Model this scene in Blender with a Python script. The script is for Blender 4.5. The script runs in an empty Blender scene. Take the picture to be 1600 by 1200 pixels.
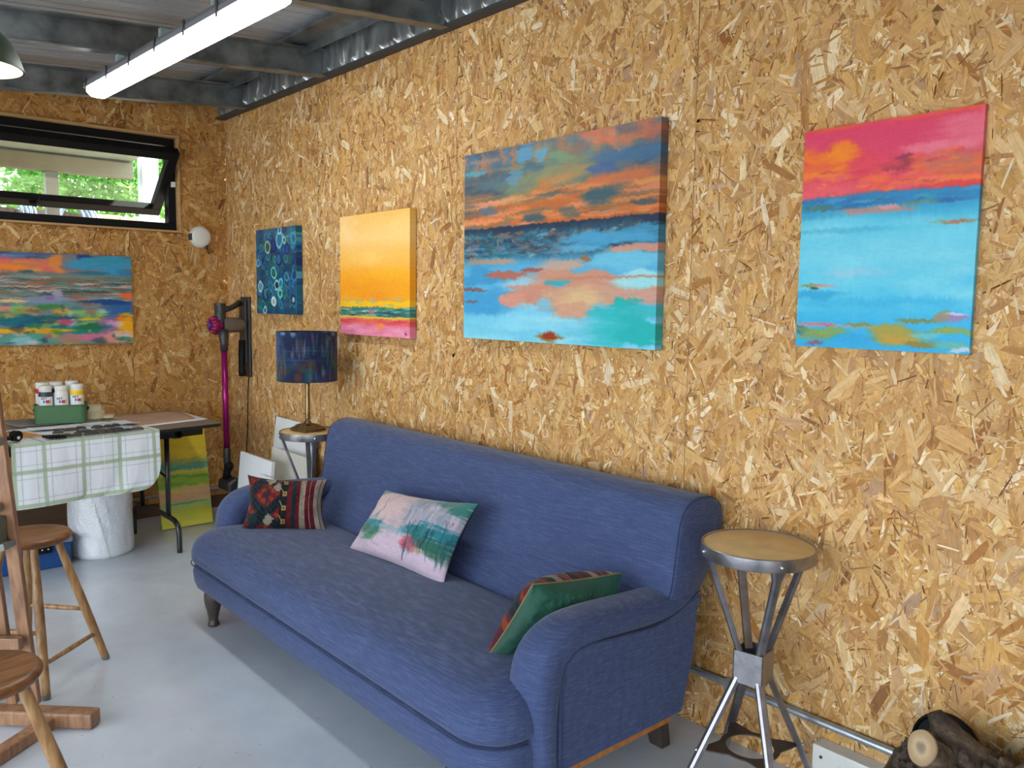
import bpy, math, random
import numpy as np
from mathutils import Vector, Matrix
PI = math.pi
random.seed(7)
rng = np.random.default_rng(11)
SC = bpy.context.scene
COL = SC.collection
cos, sin, rad = math.cos, math.sin, math.radians

TUBE, WORLD, SUN, EXPO = 13.0, 3.3, 9.0, 0.94
CAMPOS = (5.83136, -2.38045, 1.5)
CAMROWS = [(0.6570411, 0.75375, 0.012563), (0.0823358, -0.0551865, -0.9950755), (-0.7493449, 0.6548399, -0.0983204)]
# ------------------------------------------------------------------ mesh helpers
class MB:
    def __init__(self):
        self.v = []; self.f = []; self.mi = []; self.m = 0
    def add(self, vs, fs):
        b = len(self.v)
        self.v += [tuple(map(float, p)) for p in vs]
        self.f += [tuple(i + b for i in f) for f in fs]
        self.mi += [self.m] * len(fs)
    def box(self, x0, x1, y0, y1, z0, z1):
        vs = [(x, y, z) for z in (z0, z1) for y in (y0, y1) for x in (x0, x1)]
        self.add(vs, [(0, 2, 3, 1), (4, 5, 7, 6), (0, 1, 5, 4), (2, 6, 7, 3), (0, 4, 6, 2), (1, 3, 7, 5)]); return self
    def obox(self, a, b, w, h, up=(0, 0, 1)):
        """a bar from point a to point b, w wide and h high"""
        a = Vector(a); b = Vector(b); d = (b - a).normalized(); u = Vector(up)
        s = d.cross(u).normalized(); u = s.cross(d).normalized()
        vs = []
        for p in (a, b):
            for k, l in ((-1, -1), (1, -1), (1, 1), (-1, 1)):
                vs.append(p + s * (k * w / 2) + u * (l * h / 2))
        self.add(vs, [(0, 1, 2, 3), (7, 6, 5, 4), (0, 4, 5, 1), (1, 5, 6, 2), (2, 6, 7, 3), (3, 7, 4, 0)]); return self
    def loft(self, rings, caps=True, closed=True):
        n = len(rings[0]); vs = [p for r in rings for p in r]; fs = []
        for i in range(len(rings) - 1):
            for j in range(n if closed else n - 1):
                k = (j + 1) % n
                fs.append((i * n + j, i * n + k, (i + 1) * n + k, (i + 1) * n + j))
        if caps:
            fs.append(tuple(reversed(range(n)))); fs.append(tuple((len(rings) - 1) * n + j for j in range(n)))
        self.add(vs, fs); return self
    def tube(self, pts, r, n=12, sx=1.0, caps=True, up=None):
        pts = [Vector(p) for p in pts]; rr = r if isinstance(r, (list, tuple)) else [r] * len(pts)
        rings = []; ref = None
        for i, p in enumerate(pts):
            d = (pts[min(i + 1, len(pts) - 1)] - pts[max(i - 1, 0)]).normalized()
            if ref is None:
                ref = Vector(up) if up else (Vector((0, 0, 1)) if abs(d.z) < .9 else Vector((1, 0, 0)))
            s = d.cross(ref)
            if s.length < 1e-6: s = d.orthogonal()
            s.normalize(); u = s.cross(d).normalized(); ref = u
            rings.append([p + s * (cos(2 * PI * k / n) * rr[i] * sx) + u * (sin(2 * PI * k / n) * rr[i]) for k in range(n)])
        return self.loft(rings, caps)
    def lathe(self, prof, c=(0, 0, 0), n=32, M=None, caps=True):
        rings = []
        for r, z in prof:
            rings.append([Vector((max(r, 1e-4) * cos(2 * PI * k / n), max(r, 1e-4) * sin(2 * PI * k / n), z)) for k in range(n)])
        M = M or Matrix.Identity(4); T = Matrix.Translation(c) @ M
        return self.loft([[T @ p for p in r] for r in rings], caps)
    def sphere(self, c, r, n=16, s=(1, 1, 1)):
        prof = [(sin(PI * i / n), -cos(PI * i / n)) for i in range(n + 1)]
        c = Vector(c)
        rings = [[c + Vector((a * r * s[0] * cos(2 * PI * k / n), a * r * s[1] * sin(2 * PI * k / n), z * r * s[2])) for k in range(n)] for a, z in [(max(p, 1e-3), q) for p, q in prof]]
        return self.loft(rings, True)
    def poly(self, pts, h, axis=2, z0=0):
        """extruded outline"""
        n = len(pts)
        def P(a, b, c): return {2: (a, b, c), 1: (a, c, b), 0: (c, a, b)}[axis]
        vs = [P(a, b, z0) for a, b in pts] + [P(a, b, z0 + h) for a, b in pts]
        self.add(vs, [tuple(reversed(range(n))), tuple(range(n, 2 * n))] + [(i, (i + 1) % n, n + (i + 1) % n, n + i) for i in range(n)]); return self

def smooth_path(pts, n=6):
    """Catmull-Rom"""
    P = [Vector(p) for p in pts]; P = [2 * P[0] - P[1]] + P + [2 * P[-1] - P[-2]]; out = []
    for i in range(1, len(P) - 2):
        a, b, c, d = P[i - 1:i + 3]
        for k in range(n):
            t = k / n
            out.append(.5 * ((2 * b) + (c - a) * t + (2 * a - 5 * b + 4 * c - d) * t * t + (3 * b - a - 3 * c + d) * t ** 3))
    out.append(P[-2]); return out

def wloc(o):
    l = Vector((0, 0, 0))
    while o: l += o.location; o = o.parent
    return l

def obj(name, mb, mat, parent=None, smooth=False, bevel=0, seg=2, local=False, subd=0, solid=0, auto=None):
    me = bpy.data.meshes.new(name)
    vs = mb.v
    if parent is not None and not local:
        L = wloc(parent); vs = [(x - L.x, y - L.y, z - L.z) for x, y, z in vs]
    me.from_pydata(vs, [], mb.f)
    mats = mat if isinstance(mat, (list, tuple)) else [mat]
    for m in mats: me.materials.append(m)
    if len(mats) > 1: me.polygons.foreach_set('material_index', mb.mi)
    if smooth: me.polygons.foreach_set('use_smooth', [True] * len(me.polygons))
    me.update()
    import bmesh
    bm = bmesh.new(); bm.from_mesh(me); bmesh.ops.recalc_face_normals(bm, faces=bm.faces); bm.to_mesh(me); bm.free()
    if smooth and auto is not None: me.set_sharp_from_angle(angle=rad(auto))
    o = bpy.data.objects.new(name, me); COL.objects.link(o)
    if parent is not None: o.parent = parent
    if solid:
        m = o.modifiers.new('s', 'SOLIDIFY'); m.thickness = solid; m.offset = -1
    if bevel:
        m = o.modifiers.new('b', 'BEVEL'); m.width = bevel; m.segments = seg; m.limit_method = 'ANGLE'; m.angle_limit = rad(40); m.harden_normals = False
    if subd:
        m = o.modifiers.new('d', 'SUBSURF'); m.levels = subd; m.render_levels = subd
    return o

def tag(o, label=None, cat=None, group=None, kind=None):
    if label: o['label'] = label
    if cat: o['category'] = cat
    if group: o['group'] = group
    if kind: o['kind'] = kind
    return o
def thing(name, label, cat, loc=(0, 0, 0), rz=0, group=None):
    o = bpy.data.objects.new(name, None); o.empty_display_size = .1; COL.objects.link(o)
    o.location = loc; o.rotation_euler = (0, 0, rz)
    return tag(o, label, cat, group)
def struct(name, mb, mat, **k):
    o = obj(name, mb, mat, **k); o['kind'] = 'structure'; return o
def dup(root, loc=None, rz=None, label=None, name=None):
    r = root.copy(); COL.objects.link(r)
    if loc is not None: r.location = loc
    if rz is not None: r.rotation_euler = (0, 0, rz)
    if label: r['label'] = label
    for ch in list(root.children):
        c = ch.copy(); COL.objects.link(c); c.parent = r
        for g in ch.children:
            d = g.copy(); COL.objects.link(d); d.parent = c
    return r

# ------------------------------------------------------------------ colours and materials
def lin(c):
    return tuple(((x / 255) / 12.92 if x / 255 <= .04045 else ((x / 255 + .055) / 1.055) ** 2.4) for x in c)
def npl(a):
    a = np.clip(a, 0, 255) / 255.
    return np.where(a <= .04045, a / 12.92, ((a + .055) / 1.055) ** 2.4)

class NT:
    def __init__(self, name):
        self.m = bpy.data.materials.new(name); self.m.use_nodes = True
        self.t = self.m.node_tree; self.n = self.t.nodes; self.b = self.n['Principled BSDF']; self.out = self.n['Material Output']
    def new(self, ty, **k):
        n = self.n.new(ty)
        for a, b in k.items():
            if a in n.inputs.keys() if hasattr(n.inputs, 'keys') else False: n.inputs[a].default_value = b
            else: setattr(n, a, b)
        return n
    def link(self, a, b): self.t.links.new(a, b)
    def noise(self, scale, detail=4, rough=.55, vec=None, sc=None, coord='Object'):
        tc = self.n.new('ShaderNodeTexCoord'); mp = self.n.new('ShaderNodeMapping')
        self.link(vec if vec is not None else tc.outputs[coord], mp.inputs['Vector'])
        if sc: mp.inputs['Scale'].default_value = sc
        n = self.n.new('ShaderNodeTexNoise'); n.inputs['Scale'].default_value = scale
        n.inputs['Detail'].default_value = detail; n.inputs['Roughness'].default_value = rough
        self.link(mp.outputs[0], n.inputs['Vector']); return n.outputs['Fac']
    def ramp(self, fac, stops):
        r = self.n.new('ShaderNodeValToRGB'); e = r.color_ramp.elements
        while len(e) < len(stops): e.new(.5)
        for i, (p, c) in enumerate(stops):
            e[i].position = p; e[i].color = tuple(c) + (1,) if len(c) == 3 else c
        self.link(fac, r.inputs[0]); return r.outputs[0]
    def mix(self, fac, a, b, mode='MIX'):
        m = self.n.new('ShaderNodeMix'); m.data_type = 'RGBA'; m.blend_type = mode
        for s, v in ((m.inputs[0], fac), (m.inputs[6], a), (m.inputs[7], b)):
            if hasattr(v, 'links'): self.link(v, s)
            elif isinstance(v, (int, float)): s.default_value = v
            else: s.default_value = tuple(v) + (1,)
        return m.outputs[2]
    def bump(self, h, strength=.2, dist=.01):
        b = self.n.new('ShaderNodeBump'); b.inputs['Strength'].default_value = strength; b.inputs['Distance'].default_value = dist
        self.link(h, b.inputs['Height']); self.link(b.outputs[0], self.b.inputs['Normal'])

def mat(name, c, rough=.5, metal=0, noise=None, var=.25, bump=0, bscale=None, sc=None, spec=.5, sheen=0, coat=0, rvar=0):
    """c in sRGB 0-255; noise = (scale, detail): value variation var"""
    t = NT(name); c = lin(c)
    t.b.inputs['Roughness'].default_value = rough; t.b.inputs['Metallic'].default_value = metal
    t.b.inputs['Specular IOR Level'].default_value = spec
    if sheen: t.b.inputs['Sheen Weight'].default_value = sheen
    if coat: t.b.inputs['Coat Weight'].default_value = coat; t.b.inputs['Coat Roughness'].default_value = .1
    noise = noise or (14, 3)
    f = t.noise(noise[0], noise[1], sc=sc)
    col = t.ramp(f, [(.3, tuple(x * (1 - var) for x in c)), (.7, tuple(min(1, x * (1 + var)) for x in c))])
    t.link(col, t.b.inputs['Base Color'])
    if rvar:
        r = t.ramp(f, [(.3, (rough - rvar,) * 3), (.7, (rough + rvar,) * 3)]); t.link(r, t.b.inputs['Roughness'])
    if bump:
        t.bump(t.noise(bscale or noise[0] * 3, 4, sc=sc), bump, .005)
    return t.m

def attr_mat(name, rough=.55, grain=None, bump=0, spec=.4, sheen=0, bscale=200):
    t = NT(name); a = t.n.new('ShaderNodeAttribute'); a.attribute_name = 'col'
    col = a.outputs['Color']
    if grain:
        f = t.noise(*grain)
        col = t.mix(1.0, col, t.ramp(f, [(.2, (.8,) * 3), (.8, (1.15,) * 3)]), 'MULTIPLY')
    t.link(col, t.b.inputs['Base Color']); t.b.inputs['Roughness'].default_value = rough
    t.b.inputs['Specular IOR Level'].default_value = spec
    if sheen: t.b.inputs['Sheen Weight'].default_value = sheen
    if bump: t.bump(t.noise(bscale, 3), bump, .002)
    return t.m

M = {}
def make_mats():
    M['steel'] = mat('galvanised_steel', (128, 134, 136), .42, .75, (9, 8), .45, .15, 40, rvar=.1)
    M['angle'] = mat('dark_steel', (62, 67, 72), .6, .1, (8, 5), .2)
    M['black'] = mat('black_frame', (17, 18, 21), .55, 0, (8, 2), .1, spec=.2)
    M['blackmetal'] = mat('black_painted_tube', (20, 21, 24), .3, .0, (12, 2), .15, coat=.3)
    M['liner'] = mat('pale_timber_lining', (188, 150, 100), .6, 0, (6, 4), .12, sc=(1, 1, 8))
    M['white_plastic'] = mat('white_plastic', (222, 222, 216), .35, 0, (10, 2), .03)
    M['grey_plastic'] = mat('grey_plastic', (128, 130, 134), .45, 0, (10, 2), .05)
    M['clip'] = mat('steel_clip', (90, 88, 86), .4, .6, (30, 2), .1)
    M['legwood'] = mat('dark_wood_leg', (66, 54, 48), .4, 0, (18, 4), .25, sc=(3, 3, .6))
    M['railwood'] = mat('raw_orange_timber', (176, 112, 48), .5, 0, (14, 4), .25, sc=(.4, 4, 4))
    M['stoolmetal'] = mat('worn_gunmetal', (150, 148, 152), .34, .85, (18, 6), .26, .12, 90, rvar=.06)
    M['stoolmetal_dark'] = mat('dark_gunmetal', (124, 122, 126), .40, .7, (14, 5), .25, .2, 90, rvar=.1)
    M['rivet'] = mat('bright_rivet', (205, 205, 205), .25, .9, (40, 2), .1)
    M['brass'] = mat('antique_brass', (134, 116, 84), .28, .9, (20, 4), .25, rvar=.06)
    M['magenta'] = mat('magenta_tube', (150, 22, 110), .25, .55, (10, 2), .08)
    M['magenta_part'] = mat('magenta_plastic', (140, 20, 80), .3, .2, (60, 2), .2)
    M['dgrey'] = mat('charcoal_plastic', (52, 52, 56), .38, 0, (20, 2), .12)
    M['bin'] = mat('smoky_bin', (104, 94, 84), .15, 0, (20, 2), .1)
    M['paper'] = mat('white_paper', (226, 228, 230), .75, 0, (6, 3), .03)
    M['paper2'] = mat('off_white_card', (206, 202, 192), .75, 0, (6, 3), .05)
    M['pinkpaper'] = mat('pink_brown_paper', (182, 150, 128), .8, 0, (7, 4), .12)
    M['tabletop'] = mat('grey_laminate', (122, 112, 102), .4, 0, (40, 3), .05)
    M['tableedge'] = mat('black_edge', (24, 24, 26), .5, 0, (9, 2), .1)
    M['tub'] = mat('green_plastic', (72, 114, 76), .5, 0, (8, 2), .04)
    M['tape'] = mat('masking_tape', (216, 206, 172), .7, 0, (30, 2), .05)
    M['stool_seat'] = wood('honey_stool_seat', (150, 98, 54), (100, 62, 30), (1.2, 9, 9))
    M['stool_leg'] = wood('honey_stool_leg', (186, 146, 98), (140, 100, 60), (12, 12, 1.5))
    M['easel'] = wood('easel_wood', (166, 124, 92), (126, 90, 64), (10, 10, 1.6))
    M['skirt'] = mat('brown_board', (86, 62, 40), .6, 0, (5, 4), .3, sc=(1, .3, 4))
    M['bluebox'] = mat('blue_plastic', (24, 74, 134), .4, 0, (9, 2), .08)
    M['tapegrey'] = mat('grey_duct_tape', (120, 124, 122), .5, .2, (30, 4), .2)
    M['conduit'] = mat('galvanised_conduit', (176, 184, 190), .35, .7, (22, 5), .2)
    M['cable'] = mat('blue_grey_cable', (150, 168, 190), .5, 0, (30, 2), .1)
    M['blackcable'] = mat('black_cable', (18, 18, 18), .5, 0, (30, 2), .1)
    M['charcoal'] = mat('charcoal_crayon', (58, 56, 52), .65, 0, (60, 4), .35)
    M['crayon_wrap'] = mat('brown_crayon', (76, 62, 54), .6, 0, (60, 4), .3)
    M['brush'] = mat('brush_handle', (196, 134, 66), .45, 0, (40, 3), .3)
    M['piping'] = mat('navy_piping', (46, 56, 88), .8, 0, (30, 2), .1)
    M['velvet'] = mat('green_velvet', (10, 74, 58), .65, 0, (7, 3), .25, .1, 30, sheen=.12)
    M['lampgreen'] = mat('dark_green_enamel', (42, 58, 36), .35, 0, (9, 2), .1)
    M['lampinner'] = mat('cream_enamel', (240, 225, 205), .4, 0, (9, 2), .03)
    M['porch'] = mat('porch_cladding', (156, 160, 148), .6, 0, (4, 3), .1)
    M['porch_dark'] = mat('porch_steel', (128, 132, 126), .6, 0, (4, 3), .1)
    M['fence'] = mat('weathered_fence', (112, 96, 82), .8, 0, (8, 5), .3, sc=(1, 3, .5))
    M['fence_pale'] = mat('pale_fence', (196, 172, 140), .8, 0, (8, 5), .2)
    M['leaf'] = leafmat()
    M['cutwood'] = mat('cut_wood', (180, 150, 110), .8, 0, (30, 4), .15)
    M['lamp_glass'] = None

def wood(name, a, b, sc):
    t = NT(name); f = t.noise(5, 8, .6, sc=sc)
    f2 = t.noise(3, 3, .5)
    c = t.ramp(f, [(.35, lin(b)), (.62, lin(a))])
    c = t.mix(1.0, c, t.ramp(f2, [(.3, (.8,) * 3), (.7, (1.15,) * 3)]), 'MULTIPLY')
    t.link(c, t.b.inputs['Base Color']); t.b.inputs['Roughness'].default_value = .38
    t.bump(f, .12, .003); return t.m

def leafmat():
    t = NT('leaves'); f = t.noise(1.2, 5)
    c = t.ramp(f, [(.3, lin((70, 130, 48))), (.55, lin((130, 180, 84))), (.75, lin((200, 215, 150)))])
    t.link(c, t.b.inputs['Base Color']); t.b.inputs['Roughness'].default_value = .6
    tr = t.n.new('ShaderNodeBsdfTranslucent'); t.link(c, tr.inputs[0])
    mx = t.n.new('ShaderNodeMixShader'); mx.inputs[0].default_value = .45
    t.link(t.b.outputs[0], mx.inputs[1]); t.link(tr.outputs[0], mx.inputs[2]); t.link(mx.outputs[0], t.out.inputs[0])
    return t.m

# ------------------------------------------------------------------ numpy noise
def _h(ix, iy, seed):
    n = (ix.astype(np.int64) * 374761393 + iy.astype(np.int64) * 668265263 + seed * 974634777) & 0xffffffff
    n = ((n ^ (n >> 13)) * 1274126177) & 0xffffffff
    n = (n ^ (n >> 16)) & 0xffffff
    return n / float(0xffffff)
def vn(x, y, seed=0):
    x = np.asarray(x, float); y = np.asarray(y, float)
    ix = np.floor(x); iy = np.floor(y); fx = x - ix; fy = y - iy
    fx = fx * fx * (3 - 2 * fx); fy = fy * fy * (3 - 2 * fy)
    a = _h(ix, iy, seed); b = _h(ix + 1, iy, seed); c = _h(ix, iy + 1, seed); d = _h(ix + 1, iy + 1, seed)
    return (a * (1 - fx) + b * fx) * (1 - fy) + (c * (1 - fx) + d * fx) * fy
def fbm(x, y, seed=0, o=4):
    s = 0; a = .5; t = 0
    for i in range(o):
        s = s + a * vn(x * 2 ** i, y * 2 ** i, seed + i * 17); t += a; a *= .5
    return s / t
def sst(a, b, x):
    t = np.clip((x - a) / (b - a), 0, 1); return t * t * (3 - 2 * t)

class Paint:
    """pigment laid on a w x h canvas (metres), colours in sRGB 0-255, v runs downward"""
    def __init__(s, w, h, step=.004, base=(128, 128, 128)):
        s.w, s.h = w, h; s.nx = int(w / step) + 1; s.ny = int(h / step) + 1
        s.U, s.V = np.meshgrid(np.linspace(0, 1, s.nx), np.linspace(0, 1, s.ny))
        s.im = np.zeros((s.ny, s.nx, 3)) + np.array(base, float); s.r = np.random.default_rng(3)
    def grad(s, stops):
        vs = [p for p, c in stops]
        w = s.V + .02 * (fbm(s.U * 6, s.V * 9, 5) - .5)
        for k in range(3): s.im[..., k] = np.interp(w, vs, [c[k] for p, c in stops])
    def put(s, m, c, a=1.0):
        m = np.clip(m * a, 0, 1)[..., None]; s.im = s.im * (1 - m) + np.array(c, float) * m
    def blob(s, cx, cy, rx, ry, c, a=1.0, soft=.3, rough=.35, seed=0, fx=12, fy=20):
        q = seed + int(cx * 91 + cy * 57)
        Uw = s.U + rx * 1.1 * (fbm(s.U * 5, s.V * 16, q + 1, 3) - .5); Vw = s.V + ry * 1.5 * (fbm(s.U * 7, s.V * 9, q + 2, 3) - .5)
        d = np.sqrt(((Uw - cx) / rx) ** 2 + ((Vw - cy) / ry) ** 2) + rough * (fbm(s.U * fx, s.V * fy, q) - .5) * 1.6 + .7 * (fbm(s.U * 6, s.V * 60, q + 3, 3) - .5)
        s.put(1 - sst(1 - soft, 1 + soft, d), c, a)
    def band(s, y0, y1, c, a=1.0, soft=.01, rough=.02, seed=0, fx=8, x0=-1, x1=2, tilt=0):
        n = (fbm(s.U * fx, s.V * 3, seed + int(y0 * 997)) - .5) * 2 * rough; v = s.V + n + tilt * s.U
        u = s.U + (fbm(s.U * 4, s.V * 40, seed + 5) - .5) * .12
        m = sst(y0 - soft, y0 + soft, v) * (1 - sst(y1 - soft, y1 + soft, v)) * sst(x0 - .03, x0 + .03, u) * (1 - sst(x1 - .03, x1 + .03, u))
        s.put(m, c, a)
    def strokes(s, n, x0, x1, y0, y1, lx, ly, pal, a=(.4, .9), soft=.5, tilt=0):
        for i in range(n):
            cx = s.r.uniform(x0, x1); cy = s.r.uniform(y0, y1); rx = s.r.uniform(*lx); ry = s.r.uniform(*ly)
            c = pal[s.r.integers(len(pal))]; al = s.r.uniform(*a)
            i0 = max(int((cx - 1.5 * rx) * s.nx), 0); i1 = min(int((cx + 1.5 * rx) * s.nx) + 2, s.nx)
            j0 = max(int((cy - 1.6 * ry) * s.ny) - 1, 0); j1 = min(int((cy + 1.6 * ry) * s.ny) + 2, s.ny)
            if i1 <= i0 or j1 <= j0: continue
            U = s.U[j0:j1, i0:i1]; V = s.V[j0:j1, i0:i1]
            d = np.sqrt(((U - cx) / rx) ** 2 + ((V - cy - tilt * (U - cx)) / ry) ** 2) + .5 * (vn(U * 60, V * 90, i) - .5)
            m = np.clip((1 - sst(1 - soft, 1 + soft, d)) * al, 0, 1)[..., None]
            s.im[j0:j1, i0:i1] = s.im[j0:j1, i0:i1] * (1 - m) + np.array(c, float) * m
    def smear(s, ax=.05, ay=.012, f=70):
        dx = (fbm(s.U * 7, s.V * f, 61, 3) - .5) * 2 * ax * s.nx; dy = (fbm(s.U * f, s.V * 9, 62, 3) - .5) * 2 * ay * s.ny
        j, i = np.mgrid[0:s.ny, 0:s.nx]; s.im = s.im[np.clip((j + dy).round().astype(int), 0, s.ny - 1), np.clip((i + dx).round().astype(int), 0, s.nx - 1)]
    def finish(s, amt=6, fx=30, fy=120):
        n = (fbm(s.U * fx, s.V * fy, 71) - .5) * 2 * amt + (fbm(s.U * fy, s.V * fx, 72) - .5) * amt
        s.im = np.clip(s.im + n[..., None], 0, 255)

def set_cols(me, cols, domain='POINT'):
    at = me.color_attributes.new('col', 'FLOAT_COLOR', domain)
    c = np.ones((len(cols), 4), np.float32); c[:, :3] = cols; at.data.foreach_set('color', c.ravel())

def canvas_mesh(name, P, depth, place, mats, parent, edge=None):
    """stretched canvas: painted front and wrapped sides; place(u,v,d) -> world with u,v in metres, d = distance in front of the wall"""
    nx, ny = P.nx, P.ny; X = P.U * P.w; Z = (1 - P.V) * P.h
    pts = [place(X.ravel(), Z.ravel(), np.full(nx * ny, depth))]; cols = [npl(P.im.reshape(-1, 3))]; faces = []
    idx = np.arange(nx * ny).reshape(ny, nx)
    a = idx[:-1, :-1].ravel(); b = idx[:-1, 1:].ravel(); c = idx[1:, 1:].ravel(); d = idx[1:, :-1].ravel()
    faces.append(np.stack([a, d, c, b], 1)); base = nx * ny
    for ids, (r0, r1) in (((idx[0, :]), (0, 0)), ((idx[:, -1]), (0, 0)), ((idx[-1, ::-1]), (0, 0)), ((idx[::-1, 0]), (0, 0))):
        n = len(ids); x = X.ravel()[ids]; z = Z.ravel()[ids]
        col = npl(P.im.reshape(-1, 3)[ids] * .92 if edge is None else np.repeat(np.array([edge], float), n, 0))
        for dd in (depth, .001):
            pts.append(place(x, z, np.full(n, dd))); cols.append(col)
        k = np.arange(n - 1); faces.append(np.stack([base + k, base + k + 1, base + n + k + 1, base + n + k], 1)); base += 2 * n
    V = np.concatenate(pts); C = np.concatenate(cols); Fc = np.concatenate(faces)
    # back board
    me = np_mesh(name, V - np.array(wloc(parent)), Fc, C, mats)
    o = bpy.data.objects.new(name, me); COL.objects.link(o); o.parent = parent; return o

def np_mesh(name, V, Fc, C=None, material=None, smooth=False, uv=None):
    me = bpy.data.meshes.new(name); n = len(V); m, k = Fc.shape
    me.vertices.add(n); me.vertices.foreach_set('co', V.astype(np.float32).ravel())
    me.loops.add(m * k); me.loops.foreach_set('vertex_index', Fc.astype(np.int32).ravel())
    me.polygons.add(m); me.polygons.foreach_set('loop_start', np.arange(0, m * k, k, dtype=np.int32))
    if smooth: me.polygons.foreach_set('use_smooth', np.ones(m, bool))
    me.update(calc_edges=True)
    if C is not None: set_cols(me, C)
    if uv is not None:
        l = me.uv_layers.new(name='uv'); l.data.foreach_set('uv', uv[Fc.ravel()].astype(np.float32).ravel())
    if material: me.materials.append(material)
    return me

# ------------------------------------------------------------------ oriented strand board: a board skinned with thousands of pressed wood strands
def osb_mat():
    t = NT('oriented_strand_board'); a = t.n.new('ShaderNodeAttribute'); a.attribute_name = 'col'
    uv = t.n.new('ShaderNodeUVMap'); uv.uv_map = 'uv'
    f = t.noise(1, 4, .6, vec=uv.outputs[0], sc=(9, 260, 1))
    f2 = t.noise(1, 3, .5, vec=uv.outputs[0], sc=(40, 40, 1))
    c = t.mix(1.0, a.outputs['Color'], t.ramp(f, [(.25, (.72, .68, .62)), (.5, (.98, .98, .98)), (.8, (1.16, 1.16, 1.16))]), 'MULTIPLY')
    c = t.mix(1.0, c, t.ramp(f2, [(.25, (.86, .84, .8)), (.7, (1.08,) * 3)]), 'MULTIPLY')
    t.link(c, t.b.inputs['Base Color']); t.b.inputs['Roughness'].default_value = .62
    t.b.inputs['Specular IOR Level'].default_value = .3
    t.bump(f, .25, .002); return t.m

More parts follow.
